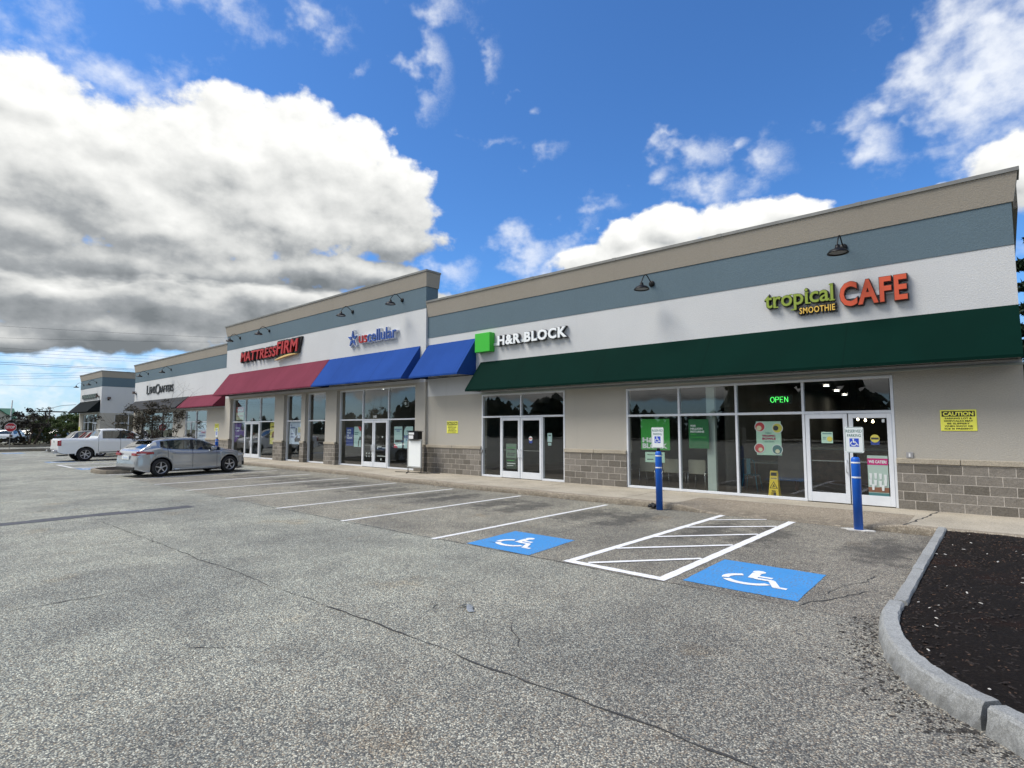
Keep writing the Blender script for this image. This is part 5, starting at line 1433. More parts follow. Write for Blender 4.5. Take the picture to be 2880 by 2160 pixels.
def car(name, loc, rz, label, cat, L, W, top, belt, zb, axles, wr, paint, glass_x, ws, rg, seams=(), pillars=(), plan=None, wheelbits=None, bed=None, taper=.17, lamps=True, clad=None, roofpaint=None, det=True, tail=None, rimm=None, spokes=5):
    """car body lofted through cross-sections; x runs from the tail to the nose"""
    T = thing(name, loc, label, cat, 'parked cars', rz)
    plan = plan or [(0, .80), (.06, .90), (.2, .955), (.6, .99), (1.2, 1.0), (L-1.3, 1.0), (L-.7, .97), (L-.35, .90), (L-.12, .78), (L, .60)]
    X = {0, L}; x = 0
    while x < L: X.add(round(x, 4)); x += .07 if det else .14
    for a in (.012, .03, .06, L-.012, L-.03, L-.06): X.add(a)
    ar = wr*1.17
    for ax in axles:
        for k in range(17): X.add(round(ax - ar*math.cos(math.pi*k/16), 4))
        X |= {round(ax-ar-.001, 4), round(ax+ar+.001, 4)}
    for sx in seams: X |= {sx-.008, sx+.008}
    for p in pillars: X |= {p[0], p[1]}
    X |= {glass_x[0], glass_x[1], ws[0], ws[1], rg[0], rg[1]}
    if bed: X |= {bed[0], bed[1], bed[0]+.002, bed[1]-.002}
    X = sorted(X); X = [x for i, x in enumerate(X) if i == 0 or x - X[i-1] > .0009]
    NR = 15
    def sect(x):
        zt = smooth_tab(top, x); bl = min(smooth_tab(belt, x), zt - .02); hw = W/2*smooth_tab(plan, x)
        z0 = zb + (.10 if x < .3 else 0)*(1 - x/.3 if x < .3 else 0) + (.06*max(0, (x-L+.4)/.4))
        az_ = 0
        for ax in axles:
            if abs(x-ax) < ar: az_ = max(az_, wr + math.sqrt(max(0, ar*ar-(x-ax)**2)))
        zl = max(z0, min(az_, bl - .12)); ch_ = max(0, zt - bl)
        k = min(1, ch_/.45); H_ = bl - zl
        hwt = hw*(.945 - taper*k)
        flare = 1.0
        for ax in axles:
            d = abs(x-ax); 
            if d < ar*1.5: flare = 1 + .012*(1 - d/(ar*1.5))
        rows = [(0, zl), (hw*.80, zl), (hw*.965*flare, zl+.001), (hw*.995*flare, zl + H_*.10), (hw*1.0*flare, zl+H_*.30), (hw*.985*flare, zl+H_*.52), (hw*.985, zl+H_*.74), (hw*.985, zl+H_*.80), (hw*.955, zl+H_*.95),
                (hw*.935, bl), ((hw*.925)*(1-k)+(hw*.91)*k, bl + ch_*.06), (hwt*1.0, zt - ch_*.17 if k > .3 else zt - ch_*.4), (hwt*.955, zt - ch_*.075), (hwt*.80, zt - min(.02, ch_*.05)), (hwt*.42, zt + .004*k), (0, zt+.010*k)]
        if bed and bed[0] <= x <= bed[1]:
            rows[10] = (hw*.90, bl+ch_*.6); rows[11] = (hw*.87, zt); rows[12] = (hw*.84, zt-.01); rows[13] = (hw*.83, zt-.42); rows[14] = (hw*.4, zt-.43); rows[15] = (0, zt-.43)
        return rows
    S_ = [sect(x) for x in X]
    K_ = len(S_[0])
    parts = {}
    def put(key, x_i, j):
        for sg in (1, -1):
            a, b, c, d = (X[x_i], *S_[x_i][j]), (X[x_i+1], *S_[x_i+1][j]), (X[x_i+1], *S_[x_i+1][j+1]), (X[x_i], *S_[x_i][j+1])
            q = [(p[0], p[1]*sg, p[2]) for p in (a, b, c, d)]
            if sg < 0: q = q[::-1]
            parts.setdefault(key if isinstance(key, str) else (*key, sg), []).append(q)
    for i in range(len(X)-1):
        xm = (X[i]+X[i+1])/2
        zt = smooth_tab(top, xm); bl = min(smooth_tab(belt, xm), zt-.02)
        for j in range(K_-1):
            key = 'body'
            inp = any(p[0] <= xm <= p[1] for p in pillars)
            if j == 10 and glass_x[0] <= xm <= glass_x[1] and zt-bl > .10:
                key = 'pillar' if inp else 'side_window'
            if j in (11, 12, 13, 14) and ws[0] <= xm <= ws[1] and j >= 12: key = 'windshield'
            if j >= 12 and rg[0] <= xm <= rg[1]: key = 'rear_window'
            if any(abs(xm-sx) < .009 for sx in seams) and 3 <= j <= 9: key = 'door_gap'
            if clad and (j <= 3): key = 'cladding'
            if j <= 1: key = 'underside'
            if bed and bed[0] < xm < bed[1] and j >= 13: key = 'bed_liner'
            if key == 'side_window': key = ('side_window', sum(1 for p in pillars if xm > p[1]))
            put(key, i, j)
    mats = {'body': paint, 'pillar': BLK, 'side_window': G_CAR, 'windshield': G_CAR, 'rear_window': G_CAR, 'door_gap': BLK, 'cladding': mat('black_plastic', (.02, .02, .02), .6), 'underside': BLK, 'bed_liner': DARK}
    for key, qs in parts.items():
        key = key if isinstance(key, str) else key[0]
        idx = {}; vs = []; fs = []
        for q in qs:
            f = []
            for p in q:
                kk = (round(p[0], 4), round(p[1], 4), round(p[2], 4))
                if kk not in idx: idx[kk] = len(vs); vs.append(p)
                f.append(idx[kk])
            f2 = []
            for a in f:
                if a not in f2: f2.append(a)
            if len(f2) >= 3: fs.append(tuple(f2))
        if key == 'body':
            for e, rev in ((0, False), (-1, True)):
                ring_ = [(X[e], y_, z_) for y_, z_ in S_[e]] + [(X[e], -y_, z_) for y_, z_ in reversed(S_[e][1:-1])]
                o = len(vs); vs += ring_; r_ = list(range(o, o+len(ring_))); fs.append(tuple(r_ if rev else r_[::-1]))
        mb = MB(); mb.add(vs, fs, True)
        o = mb.build(key, mats[key], T, local=True)
        if key in ('body', 'cladding'): o.data.set_sharp_from_angle(angle=R(38))
    # dark cabin floor, seats and underbody
    u = MB(); u.box(.25, L-.25, -W*.40, W*.40, zb+.02, zb+.22); u.build('chassis', BLK, T, local=True)
    x_s = ws[0] - .75
    if det:
        st_ = mat('car_seat', (.16, .155, .145), .8)
        for sx in ((x_s, x_s-.85) if (ws[0]-rg[1]) > 1.2 else (x_s,)):
            for sy in (-.36, .36):
                q = MB(); q.rbox(sx-.12, sx+.02, sy-.23, sy+.23, zb+.25, smooth_tab(top, sx)-.34, .04); q.rbox(sx-.08, sx, sy-.12, sy+.12, smooth_tab(top, sx)-.33, smooth_tab(top, sx)-.16, .03); q.build('seat', st_, T, local=True)
        q = MB(); q.rbox(ws[0]+.05, ws[0]+.55, -W*.40, W*.40, zb+.3, smooth_tab(belt, ws[0]+.3)-.06, .04); q.build('dashboard', BLK, T, local=True)
    for ax in axles:
        for s in (1, -1): wheel(T, ax, s*(W/2-.115), wr, s, rimm or M['white_aluminium'], spokes=spokes)
    def sidept(x, z):
        r_ = sect(x); 
        for a, b in zip(r_[2:], r_[3:]):
            if a[1] <= z <= b[1]: t = (z-a[1])/max(1e-6, b[1]-a[1]); return a[0]+(b[0]-a[0])*t
        return r_[6][0]
    # handles, mirrors
    mm = paint
    for s in (1, -1):
        for hx in [sx + .17 for sx in seams[:-1]]:
            zz = smooth_tab(belt, hx) - .10; yy = sidept(hx, zz)
            q = MB(); q.rbox(hx-.09, hx+.09, min(s*(yy-.01), s*(yy+.03)), max(s*(yy-.01), s*(yy+.03)), zz-.016, zz+.016, .008); q.build('door_handle', mm, T, local=True)
        mx = ws[1]-.42; zz = smooth_tab(belt, mx)+.09; yy = W/2*.93
        q = MB(); q.rbox(mx-.07, mx+.10, min(s*yy, s*(yy+.19)), max(s*yy, s*(yy+.19)), zz-.06, zz+.08, .03); q.build('mirror', mm, T, local=True)
    return T, sect, sidept
def patch(T, fn, u0, u1, v0, v1, m, name, nu=8, nv=4, off=.006):
    """thin shell laid over a body surface"""
    mb = MB(); vs = []; 
    for i in range(nu+1):
        for j in range(nv+1): vs.append(fn(u0+(u1-u0)*i/nu, v0+(v1-v0)*j/nv))
    f = []
    for i in range(nu):
        for j in range(nv): a = i*(nv+1)+j; f.append((a, a+nv+1, a+nv+2, a+1))
    mb.add(vs, f, True); o = mb.build(name, m, T, local=True)
    s_ = o.modifiers.new('t', 'SOLIDIFY'); s_.thickness = off; s_.offset = 0
    return o

SILVER = mat('silver_paint', (.46, .48, .50), .2, .6, .5, coat=.8)
CWHITE = mat('white_paint', (.84, .85, .84), .32, 0, .5, coat=.7)
CDARK = mat('dark_paint', (.03, .033, .038), .25, .2, .5, coat=.9)
CGREY = mat('grey_paint', (.10, .105, .11), .3, .4, .5, coat=.8)
CRED = mat('red_paint', (.28, .02, .03), .3, .1, .5, coat=.8)
TAIL = mat('tail_lamp_red', (.33, .008, .012), .15, 0, .7, coat=.8)
LENS = mat('lamp_lens', (.55, .57, .58), .1, 0, .8, coat=.8)
RIMS = mat('machined_rim', (.62, .62, .64), .3, .7)

# silver hatchback
hx = Vector((-.43, 2.69)).normalized(); rzh = math.atan2(hx.y, hx.x)
rear = Vector((-24.72, 7.17)) - hx*.84
L = 4.36
top = [(0, .50), (.03, .74), (.08, .93), (.16, 1.02), (.22, 1.055), (.30, 1.12), (.46, 1.24), (.62, 1.335), (.72, 1.365), (1.1, 1.415), (1.6, 1.452), (2.0, 1.455), (2.35, 1.405), (2.65, 1.29), (2.95, 1.145), (3.2, 1.02), (3.4, .97), (3.75, .92), (4.0, .85), (4.2, .75), (4.31, .63), (4.36, .50)]
belt = [(0, .48), (.03, .70), (.08, .88), (.18, .985), (.4, 1.06), (.75, 1.10), (.95, 1.03), (1.4, .975), (2.2, .935), (3.0, .91), (3.3, .90), (3.7, .855), (4.0, .78), (4.2, .68), (4.36, .48)]
T, sct, sp_ = car('hatchback', (rear.x, rear.y, 0), rzh, 'silver five-door hatchback parked nose-in, nearest car to the camera', 'car', L, 1.79, top, belt, .20, (.84, 3.51), .335, SILVER,
    (.80, 3.10), (2.22, 3.20), (.22, .58), seams=(1.06, 1.99, 2.96), pillars=((1.10, 1.15), (1.93, 2.05)), rimm=RIMS)
def sidef(s, zf, off=.004):
    return lambda x, v: (x, s*(sp_(x, zf(x, v)) + off), zf(x, v))
for s in (1, -1):
    o = patch(T, sidef(s, lambda x, v: .80 + .06*min(1, x/.5) + v*(.155 - .10*max(0, (x-.1)/.5))), .02, .56, 0, 1, TAIL, 'tail_lamp', 12, 4)
    patch(o, sidef(s, lambda x, v: .83 + v*.045, .010), .03, .30, 0, 1, LENS, 'reversing_lens', 8, 2)
    patch(T, sidef(s, lambda x, v: .66 + v*.10 + .03*(x-3.9)), 3.90, 4.28, 0, 1, LENS, 'headlight', 8, 3)
    patch(T, sidef(s, lambda x, v: .50 + v*.012, .004), 1.25, 1.93, 0, 1, SILVER, 'door_moulding', 8, 1, .006)
    patch(T, sidef(s, lambda x, v: .50 + v*.012, .004), 2.06, 2.90, 0, 1, SILVER, 'door_moulding', 8, 1, .006)
    patch(T, sidef(s, lambda x, v: .205 + v*.075, .014), 1.30, 3.06, 0, 1, SILVER, 'side_skirt', 8, 2, .02)
    patch(T, sidef(s, lambda x, v: .27 + v*.16), 4.12, 4.30, 0, 1, BLK, 'fog_lamp_recess', 4, 2)
mb = MB(); mb.tube([(.72+.115*math.cos(t*math.pi/8), -(sp_(.78, .78)+.003), .80+.09*math.sin(t*math.pi/8)) for t in range(17)], .004, 5); mb.build('fuel_flap', M['grey_plate'], T, local=True)
mb = MB(); mb.rbox(.44, .74, -.56, .56, 1.335, 1.36, .012); mb.build('spoiler', CDARK, T, local=True)
mb = MB(); mb.box(-.014, .02, -.26, .26, .66, .80); o = mb.build('licence_plate', SIGNW, T, local=True)
mb = MB(); mb.box(-.019, -.0145, -.16, .16, .70, .755); mb.build('plate_number', PBLU, o, local=True)
for s in (1, -1):
    mb = MB(); mb.rbox(-.012, .05, s*.60-.16, s*.60+.16, .80, .90, .01); mb.build('tail_lamp', TAIL, T, local=True)
mb = MB(); mb.rbox(-.03, .16, -.70, .70, .27, .40, .03); mb.build('bumper_insert', BLK, T, local=True)
mb = MB(); mb.tube([(.13, .30, 1.09), (.17, .0, 1.12), (.20, -.28, 1.145)], .012, 6); mb.build('rear_wiper', BLK, T, local=True)
mb = MB(); mb.tube([(.0, -.42, .25), (.08, -.42, .25)], .04, 10); mb.build('exhaust', METAL, T, local=True)
mb = MB(); mb.rbox(4.30, 4.375, -.5, .5, .46, .60, .02); mb.build('grille', BLK, T, local=True)

# white pickup
L = 5.40
top = [(0, .85), (.02, 1.10), (.06, 1.225), (.12, 1.245), (1.60, 1.255), (1.72, 1.26), (1.76, 1.32), (1.90, 1.68), (1.98, 1.755), (2.3, 1.785), (2.8, 1.79), (3.15, 1.765), (3.45, 1.66), (3.8, 1.43), (4.05, 1.27), (4.2, 1.225), (4.6, 1.19), (5.0, 1.12), (5.25, 1.02), (5.36, .88), (5.40, .72)]
belt = [(0, .83), (.02, 1.0), (.06, 1.15), (.12, 1.18), (1.7, 1.20), (2.0, 1.20), (4.0, 1.14), (4.6, 1.10), (5.0, 1.03), (5.25, .93), (5.4, .7)]
planT = [(0, .93), (.05, .975), (.3, .99), (1, 1), (L-1.2, 1.0), (L-.6, .97), (L-.25, .88), (L-.08, .76), (L, .66)]
PK_X, PK_Y = -39.25, 6.75
T, sct, sp_ = car('pickup_truck', (PK_X, PK_Y, 0), R(90.5), 'white crew cab pickup truck with open bed, second from the right', 'pickup truck', L, 1.90, top, belt, .42, (1.22, 4.48), .375, CWHITE,
    (1.99, 3.98), (3.16, 4.06), (1.78, 1.93), seams=(1.80, 2.85, 3.85), pillars=((2.80, 2.90),), plan=planT, bed=(.07, 1.68), taper=.14, rimm=RIMS, spokes=6)
def sidef(s, zf, off=.004): return lambda x, v: (x, s*(sp_(x, zf(x, v)) + off), zf(x, v))
for s in (1, -1):
    patch(T, sidef(s, lambda x, v: .86 + v*.29), .005, .14, 0, 1, TAIL, 'tail_lamp', 6, 4, .02)
    mb = MB(); mb.rbox(-.012, .04, s*.84-.055, s*.84+.055, .86, 1.15, .01); mb.build('tail_lamp', TAIL, T, local=True)
    patch(T, sidef(s, lambda x, v: .46 + v*.03, .012), 1.85, 3.8, 0, 1, M['black_plastic'] if 'black_plastic' in M else BLK, 'sill_step', 8, 1, .02)
    mb = MB(); mb.tube([(1.22+.455*math.cos(R(a)), s*.952, .375+.455*math.sin(R(a))) for a in range(-8, 190, 12)], .028, 6); mb.build('arch_trim', CWHITE, T, local=True)
mb = MB(); mb.rbox(-.20, .03, -.88, .88, .47, .64, .03); o = mb.build('rear_bumper', mat('chrome_bumper', (.55, .55, .55), .25, .7), T, local=True)
mb = MB(); mb.rbox(-.215, -.05, -.40, .40, .53, .655, .01); mb.build('bumper_step', BLK, o, local=True)
mb = MB(); mb.rbox(-.012, .02, -.70, .70, .68, 1.19, .01); tg = mb.build('tailgate', CWHITE, T, local=True)
mb = MB(); mb.rbox(-.022, -.0125, -.09, .09, 1.04, 1.10, .003); mb.build('emblem', BLK, tg, local=True)
mb = MB(); mb.tube([(1.95, 0, 1.79), (1.86, 0, 2.15)], .006, 5); mb.build('antenna', BLK, T, local=True)
mb = MB(); mb.tube([(.6, -.1, .33), (.05, -.5, .33)], .04, 8); mb.tube([(1.22, -.7, .375), (1.22, .7, .375)], .06, 8); mb.build('exhaust', METAL, T, local=True)

# cars beyond the pickup and in the far lot
suvtop = [(0, .62), (.03, .95), (.10, 1.10), (.25, 1.28), (.48, 1.54), (.6, 1.60), (1.0, 1.645), (1.8, 1.655), (2.3, 1.62), (2.7, 1.50), (3.1, 1.28), (3.35, 1.14), (3.8, 1.06), (4.2, .98), (4.42, .84), (4.55, .62)]
suvbelt = [(0, .6), (.03, .88), (.1, 1.02), (.3, 1.12), (1.0, 1.10), (3.0, 1.03), (3.5, 1.0), (4.0, .94), (4.3, .84), (4.55, .6)]
def suv(x, y, rz, m, label, nm='parked_suv', det=False, sc=1.0):
    T, _, spx = car(nm, (x, y, 0), rz, label, 'car', 4.55, 1.82, suvtop, suvbelt, .25, (.92, 3.58), .35, m, (.55, 3.2), (2.42, 3.32), (.14, .46), seams=(1.15, 2.1, 3.05), pillars=((1.08, 1.16), (2.05, 2.14)), det=det, clad=True, rimm=RIMS)
    for s in (1, -1):
        mb = MB(); mb.prism([(-.02, 1.12), (.10, 1.12), (.46, 1.55), (.36, 1.55)] if m is CDARK else [(-.02, .85), (.14, .85), (.14, 1.08), (-.02, 1.08)], lambda u, v, d: (u, d, v), s*.70, s*.80); mb.build('tail_lamp', TAIL, T, local=True)
    mb = MB(); mb.box(-.02, .02, -.26, .26, .78, .92); mb.build('licence_plate', SIGNW, T, local=True)
    mb = MB(); mb.rbox(-.05, .12, -.78, .78, .32, .56, .03); mb.build('rear_bumper', M['black_plastic'], T, local=True)
    mb = MB(); 
    for s in (1, -1): mb.tube([(.8, s*.58, 1.66), (1.0, s*.58, 1.70), (2.1, s*.58, 1.70), (2.3, s*.58, 1.64)], .014, 6)
    mb.build('roof_rails', BLK, T, local=True)
    return T
suv(-44.3, 8.9, R(90), CDARK, 'dark wagon with tall red rear lamps, just beyond the white pickup bed')
suv(-47.9, 8.8, R(91), CGREY, 'dark grey car farthest along the row, its tail showing left of the pickup')
suv(-77.6, 7.2, R(178), CWHITE, 'white van-like car at the left edge behind the stop sign', 'parked_van')
suv(-86.0, 10.1, R(150), CWHITE, 'low white car in the far lot just right of the stop sign', 'parked_car')
suv(-90.5, 12.6, R(140), CDARK, 'dark car in the far lot beside the low white car', 'parked_car')
suv(-93.5, 15.5, R(140), CGREY, 'grey car in the far lot, almost hidden by the green bushes', 'parked_car')

# ---------------------------------------------------------------- vegetation
def leaf_mat(name, c0, c1, trans=.25):
    m = bpy.data.materials.new(name); m.use_nodes = True
    k = NT(m.node_tree); b = m.node_tree.nodes['Principled BSDF']
    co = k.n('ShaderNodeTexCoord').outputs['Object']
    n = k.noise(co, 1.1, 4, .7); n2 = k.noise(co, 14, 2, .5)
    c = k.mix(k.smooth(n, .35, .65), c0, c1); c = k.mix(.5, c, k.mix(n2, (.4, .4, .4), (1.6, 1.6, 1.6)), 'MULTIPLY')
    k.put(b.inputs['Base Color'], c); b.inputs['Roughness'].default_value = .7; b.inputs['Specular IOR Level'].default_value = .25
    M[name] = m
    return m
BARK = mat('bark', (.085, .065, .05), .95, var=.4, vscale=8)
LF_BROWN = leaf_mat('brown_leaves', (.030, .025, .015), (.080, .066, .042))
LF_DARK = leaf_mat('dark_leaves', (.012, .012, .009), (.035, .028, .020))
LF_GREEN = leaf_mat('spring_leaves', (.035, .060, .014), (.085, .125, .03))
LF_OLIVE = leaf_mat('olive_leaves', (.045, .055, .025), (.10, .11, .05))
LF_PINE = leaf_mat('pine_needles', (.008, .018, .010), (.022, .042, .020))
def leaves(mb, rnd, c, rad, n, s, squash=1.0, el=1.0):
    for _ in range(n):
        while True:
            p = Vector((rnd.uniform(-1, 1), rnd.uniform(-1, 1), rnd.uniform(-1, 1)))
            if p.length < 1: break
        p = Vector((c[0]+p.x*rad, c[1]+p.y*rad, c[2]+p.z*rad*squash))
        a = Vector((rnd.gauss(0, 1), rnd.gauss(0, 1), rnd.gauss(0, .7))).normalized(); b = a.orthogonal().normalized()
        b.rotate(Matrix.Rotation(rnd.uniform(0, 6.28), 3, a))
        d = s*rnd.uniform(.6, 1.4)
        mb.add([p - a*d*el, p + b*d*.4, p + a*d*el, p - b*d*.4], [(0, 1, 2, 3)])
def grow(rnd, wood, tips, p, d, l, r, depth, spread=.6, up=.15, kink=.25):
    pts = [p]; rs = [r]; q = Vector(p); dd = Vector(d)
    n = 4
    for i in range(n):
        dd = (dd + Vector((rnd.gauss(0, kink), rnd.gauss(0, kink), rnd.gauss(0, kink*.6) + up))*.35).normalized()
        q = q + dd*l/n; pts.append(q.copy()); rs.append(r*(1 - .45*(i+1)/n))
    wood.tube(pts, rs, 5 if r < .04 else 7, True, False)
    if depth == 0: tips.append(q); return
    for k in range(rnd.choice((2, 3, 3))):
        e = (dd + Vector((rnd.gauss(0, spread), rnd.gauss(0, spread), rnd.gauss(0, spread*.6)))).normalized()
        grow(rnd, wood, tips, pts[-1] if k < 2 else pts[-2], e, l*rnd.uniform(.6, .85), rs[-1]*.75, depth-1, spread, up, kink)
    if depth <= 2: tips.append(pts[2])
# multi-stemmed bare tree with brown leaf clumps beside the silver hatchback
rnd = random.Random(11)
bx_, by_ = -28.35, 8.45
T = thing('bare_tree', (bx_, by_, .15), 'small multi-stemmed tree with brown leaf clumps behind the silver hatchback', 'tree')
wood = MB(); lf = MB(); tips = []
for k in range(8):
    a = k*2*math.pi/8 + rnd.uniform(-.2, .2)
    grow(rnd, wood, tips, Vector((bx_+.14*math.cos(a), by_+.14*math.sin(a), .15)), Vector((math.cos(a)*.42, math.sin(a)*.42, 1)).normalized(), 1.04, .045, 3, .45, .2, .25)
for a, z in ((.4, 3.3), (1.3, 3.6)):
    grow(rnd, wood, [], Vector((bx_+.3*math.cos(a), by_+.4*math.sin(a), 2.2)), Vector((.35, .55*math.sin(a), 1)).normalized(), .9, .016, 2, .5, .1, .2)
wood.build('trunk', BARK, T)
for t_ in tips:
    if t_.z < .9 or t_.z > 3.05: continue
    pr = .46 if t_.z > 2.0 else .3
    if rnd.random() < pr: leaves(lf, rnd, t_, rnd.uniform(.12, .26), rnd.randint(26, 62), .045, .7, 1.2)
lf.build('leaf_clumps', LF_BROWN, T)

def bush(name, x, y, h, w_, m, label, cat, seed, n=26, ls=.09, stems=5, dens=120, low=0.0, group=None, cr=.34, z0=.15, bark=True, depth=2):
    rnd = random.Random(seed)
    T = thing(name, (x, y, z0), label, cat, group)
    wood = MB(); tips = []
    for k in range(stems):
        a = k*2*math.pi/stems + rnd.uniform(-.4, .4)
        grow(rnd, wood, tips, Vector((x+.1*w_*math.cos(a), y+.1*w_*math.sin(a), z0)), Vector((math.cos(a)*.5*w_/h, math.sin(a)*.5*w_/h, 1)).normalized(), h*.42, .02*h, depth, .5, .12, .25)
    wood.build('trunk', BARK, T)
    lf = MB()
    for t_ in tips: leaves(lf, rnd, t_, cr*h*.28*rnd.uniform(.6, 1.3), dens//6, ls, .8)
    for k in range(n):
        a = rnd.uniform(0, 6.28); q = rnd.random()**.5; zz = rnd.uniform(low, 1)
        wd = (1 - max(0, zz-.45)**2*1.8)
        leaves(lf, rnd, (x+math.cos(a)*q*w_/2*wd, y+math.sin(a)*q*w_/2*wd, z0+h*zz*.92), cr*h*.32*rnd.uniform(.5, 1.2), dens, ls, .75)
    lf.build('crown', m, T)
    return T
bush('dark_leaf_tree', -73.5, 10.7, 3.9, 3.9, LF_DARK, 'wide dark-leaved tree standing right of the stop sign', 'tree', 21, 16, .10, 6, 110, .42, cr=.30)
bush('green_bush', -76.5, 13.0, 2.9, 4.4, LF_GREEN, 'bright green bush between the dark tree and the corner shop', 'bush', 22, 40, .09, 5, 150, 0)
bush('green_bush', -80.0, 16.2, 3.6, 5.2, LF_GREEN, 'taller green bush right beside the corner shop wall', 'bush', 23, 46, .11, 5, 150, 0)
bush('green_bush', -75.0, 11.6, 1.7, 2.6, LF_OLIVE, 'low olive bush under the dark-leaved tree', 'bush', 24, 24, .08, 4, 130, 0)
bush('hedge_shrub', -73.0, 7.4, 1.0, 3.4, LF_OLIVE, 'low dry shrub below the stop sign', 'bush', 25, 30, .07, 5, 90, 0)
bush('hedge_shrub', -73.6, 4.4, 1.1, 3.4, LF_OLIVE, 'low dry shrub at the left picture edge', 'bush', 28, 30, .07, 5, 90, 0)
bush('hedge_shrub', -73.2, 9.6, 1.0, 2.4, LF_DARK, 'low dark shrub in front of the far parked cars', 'bush', 29, 26, .07, 5, 90, 0)
bush('tall_tree', -104, 24, 5.4, 7, LF_OLIVE, 'pale green tree beyond the bushes, close to the corner shop', 'tree', 26, 34, .16, 6, 70, .3, cr=.26)
bush('tall_tree', -118, 21.5, 4.4, 8, LF_OLIVE, 'distant olive tree seen above the dark-leaved tree', 'tree', 27, 34, .18, 5, 70, .2, cr=.28)
bush('tall_tree', -140, 19.5, 4.4, 9, LF_DARK, 'distant grey tree in front of the green roof', 'tree', 31, 30, .2, 5, 70, .1, cr=.28)

def pine(x, y, h, w_, label, seed, group='tall evergreens behind the right end of the building', m=LF_PINE, nb=15, dens=90, ls=.22):
    rnd = random.Random(seed); T = thing('pine_tree', (x, y, 0), label, 'tree', group)
    tr_ = MB(); tr_.tube([(x, y, -.02), (x+.1, y, h*.5), (x, y, h*.97)], [.28, .18, .03], 8); br = []
    lf = MB()
    for k in range(nb*3):
        zf = .16 + .82*(k/(nb*3)); a = k*2.4 + rnd.uniform(-.3, .3); l = w_/2*(1.08-zf)**.75*rnd.uniform(.65, 1.1)
        p0 = Vector((x, y, h*zf)); p1 = p0 + Vector((math.cos(a)*l, math.sin(a)*l, l*rnd.uniform(-.12, .22)))
        tr_.tube([p0, (p0+p1)/2 + Vector((0, 0, -.06*l)), p1], [.06, .035, .012], 5, True, False)
        for t in (.35, .55, .75, .92):
            leaves(lf, rnd, p0.lerp(p1, t), l*.24+.18, dens//4, ls, .5, 1.6)
    tr_.build('trunk', BARK, T); lf.build('crown', m, T)
pine(2.6, 42, 15.5, 6.6, 'nearest dark evergreen just past the right corner of the building', 41, dens=520, ls=.15)
pine(7.5, 52, 17, 7, 'farther dark evergreen to the right of the first one', 42, dens=90)
pine(2.6, 56, 12.5, 6, 'lower dark evergreen behind the first one', 43, dens=90)

# the woods across the lot, seen only as reflections in the shop windows, and the far tree belt
def belt(name, pts, hfn, m, label, seed, n, s):
    rnd = random.Random(seed); mb = MB()
    for k in range(n):
        t = rnd.random()*(len(pts)-1); i = min(int(t), len(pts)-2); q = t-i
        x = pts[i][0]*(1-q)+pts[i+1][0]*q; y = pts[i][1]*(1-q)+pts[i+1][1]*q; x += rnd.gauss(0, 1.5); y += rnd.gauss(0, 1.5)
        h = hfn(x, y)*rnd.uniform(.6, 1.08); w_ = h*rnd.uniform(.22, .48); a0 = rnd.random()*6
        for lay in range(5):
            z = h*(.05 + .19*lay); rr = w_*(1 - lay*.13)*rnd.uniform(.7, 1.25); ph = rnd.random()*6; nn = 9
            vs = [(x, y, min(h, z + h*.34))] + [(x+rr*rnd.uniform(.65, 1.2)*math.cos(ph+j*6.283/nn), y+rr*rnd.uniform(.65, 1.2)*math.sin(ph+j*6.283/nn), z+rnd.uniform(-.03, .06)*h) for j in range(nn)]
            mb.add(vs, [(0, 1+j, 1+(j+1) % nn) for j in range(nn)])
    o = mb.build(name, m); tag(o, label, 'woods', kind='stuff')
belt('woodland', [(-260, -70), (-150, -60), (-90, -56), (-40, -54), (10, -52), (60, -50)], lambda x, y: 5.2 + 3.2*math.exp(-((x+100)/28)**2) + (5.5 if x > -30 else 0) + 3.0*math.exp(-((x+62)/10)**2) + 1.2*math.sin(x*.21), LF_PINE, 'dark woods across the parking lot mirrored in the shop windows', 51, 420, 1)
belt('far_woods', [(-330, -60), (-300, 40), (-260, 120)], lambda x, y: 7.0, LF_OLIVE, 'hazy belt of trees at the far left horizon', 52, 160, 1)

# ---------------------------------------------------------------- far street furniture
T = thing('stop_sign', (-66.6, 8.32, 0), 'red octagonal stop sign at the left edge of the lot', 'sign')
n = Vector((66.6, -8.32, 0)).normalized(); sx = Vector((-n.y, n.x, 0))
def on(u, v, d): p = Vector((-66.6, 8.32, 1.9)) + sx*u + n*d; return (p.x, p.y, 1.9+v)
def octo(r): return [(r*math.cos(R(22.5+45*k)), r*math.sin(R(22.5+45*k))) for k in range(8)]
mb = MB(); mb.prism(octo(.42), on, 0, .006); mb.build('white_border', WHITEP, T)
mb = MB(); mb.prism(octo(.385), on, .0075, .011); mb.build('red_face', mat('stop_red', (.42, .008, .018), .4), T)
mb = MB(); letters(mb, 'STOP', -.29, .29, -.11, .13, .014, fn=on, bold=.03); mb.build('letters', WHITEP, T)
mb = MB(); mb.rbox(-66.64, -66.58, 8.29, 8.35, .02, 2.3, .004); mb.v = [(a - n.x*.05, b - n.y*.05, c) for a, b, c in mb.v]; mb.build('post', METAL, T)
POLE = mat('pale_pole', (.38, .39, .38), .5)
T = thing('light_pole', (-92.9, 11.5, 0), 'thin pale pole rising behind the stop sign', 'pole')
mb = MB(); mb.tube([(-92.9, 11.5, 0), (-92.9, 11.6, 5.3)], [.09, .06], 8); mb.build('shaft', POLE, T)
T = thing('light_pole', (-84.7, 13.6, 0), 'black lamp post with a flat arm among the bushes', 'street lamp')
mb = MB(); mb.rbox(-84.78, -84.62, 13.5, 13.66, 0, 3.7, .02); mb.build('shaft', BLACKM, T)
mb = MB(); mb.rbox(-84.9, -84.5, 12.9, 15.6, 3.70, 3.84, .03); mb.build('lamp_head', BLACKM, T)
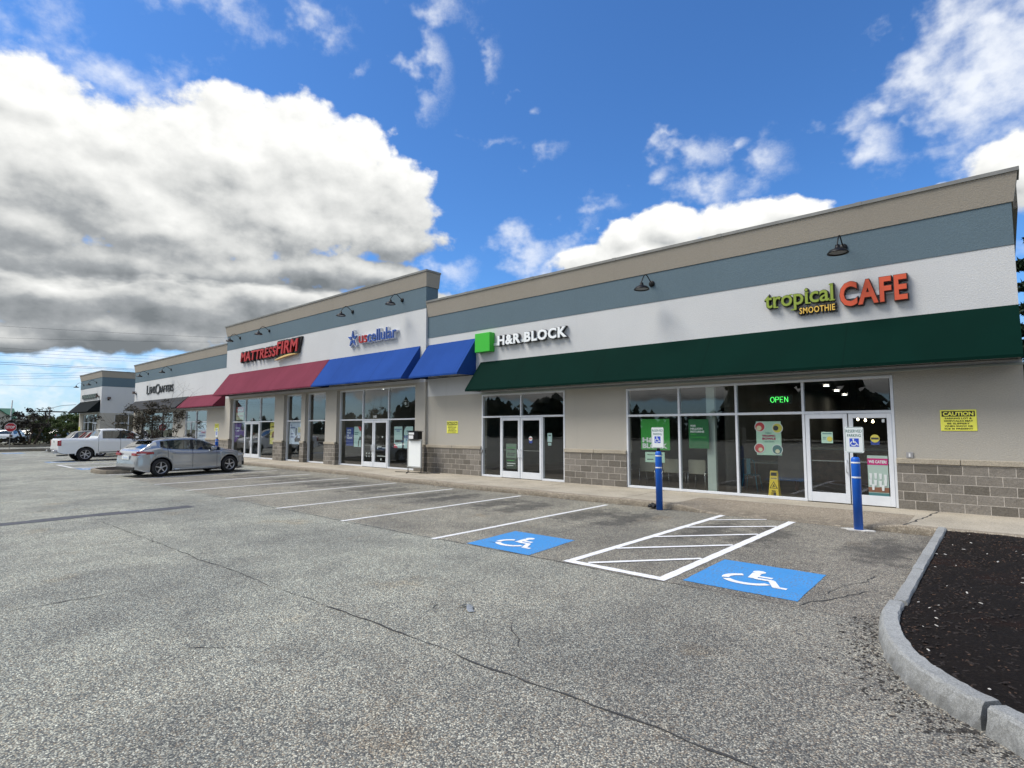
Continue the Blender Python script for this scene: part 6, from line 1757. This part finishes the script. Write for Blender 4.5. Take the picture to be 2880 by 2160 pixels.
T = thing('utility_pole', (-115, 18.9, 0), 'far slim utility pole with a thin rising arm', 'pole')
mb = MB(); mb.tube([(-115, 18.9, 0), (-115, 18.95, 5.2)], .10, 8); mb.build('shaft', M['grey_coping_metal'], T)
mb = MB(); mb.tube([(-115, 18.95, 5.0), (-115.5, 20.5, 5.5), (-116, 22.5, 5.75)], .045, 6); mb.build('arm', POLE, T)
# power lines
WIRE = mat('wire', (.03, .035, .045), .6)
wl = [('highest faint wire crossing the grey cloud', 22.2, 24.9, 16, 60), ('second highest wire crossing the grey cloud', 19.8, 23.4, 16, 56), ('third wire from the top', 17.8, 18.9, 16, 45), ('fourth wire from the top', 17.1, 18.1, 16, 45), ('fifth wire from the top', 16.3, 17.3, 16, 41),
      ('upper wire of the close dark pair', 14.95, 15.45, 16, 40), ('lower wire of the close dark pair', 14.55, 15.2, 16, 40), ('uppermost of the three above the corner shop roof', 12.5, 13.9, 16, 30), ('middle of the three above the corner shop roof', 12.0, 13.4, 16, 30), ('lowest of the three above the corner shop roof', 11.5, 12.9, 16, 30), ('lowest wire of all, behind the corner shop lamps', 10.4, 10.8, 16, 30)]
for lb, za, zb_, ya, yb_ in wl:
    sl_ = (zb_-za)/(yb_-ya); pts = []
    for i in range(29):
        y = -60 + i*8; pts.append((-150, y, za + sl_*(y-ya)*.55 + sl_*.45*(y-ya)*abs((y-ya))/60*.0 + .00035*(y-30)**2 - .00035*(16-30)**2 + sl_*.45*(y-ya)))
    mb = MB(); mb.tube(pts, 0.034 if 'pair' in lb else .02, 4, True, False)
    tag(mb.build('power_line', WIRE), 'thin power line at the left, ' + lb, 'power line', 'overhead power lines')
# far building with green gable roofs
T = thing('gabled_building', (-201, 20, 0), 'distant cream building with green gabled roofs at the left edge', 'building')
CRM = mat('cream_siding', (.48, .44, .37), .8, var=.05); GRF = mat('green_roof', (.035, .13, .075), .6, var=.1)
w1 = MB(); w1.prism([(10, 0), (23.2, 0), (23.2, 4.6), (21.9, 7.2), (10, 7.0)] if False else [(18.8, 0), (24.8, 0), (24.8, 4.7), (21.8, 7.2), (18.8, 4.7)], lambda u, v, d: (d, u, v), -201, -199)
w1.box(-212, -200.5, 2, 30, 0, 4.4); w1.build('wall', CRM, T)
r1 = MB(); r1.prism([(21.7, 7.4), (25.2, 4.7), (25.2, 4.5), (21.7, 7.1)], lambda u, v, d: (d, u, v), -206, -198.6); r1.prism([(21.7, 7.4), (21.7, 7.1), (18.4, 4.4), (18.4, 4.65)], lambda u, v, d: (d, u, v), -206, -198.6)
r1.prism([(-198.4, 3.9), (-205, 7.2), (-205, 6.9), (-198.4, 3.6)], lambda u, v, d: (u, d, v), 2, 19.9)
r1.prism([(-200.5, 4.5), (-206.0, 7.3), (-206.0, 7.0), (-200.5, 4.2)], lambda u, v, d: (u, d, v), 21.75, 26.2)
r1.build('roof', GRF, T)
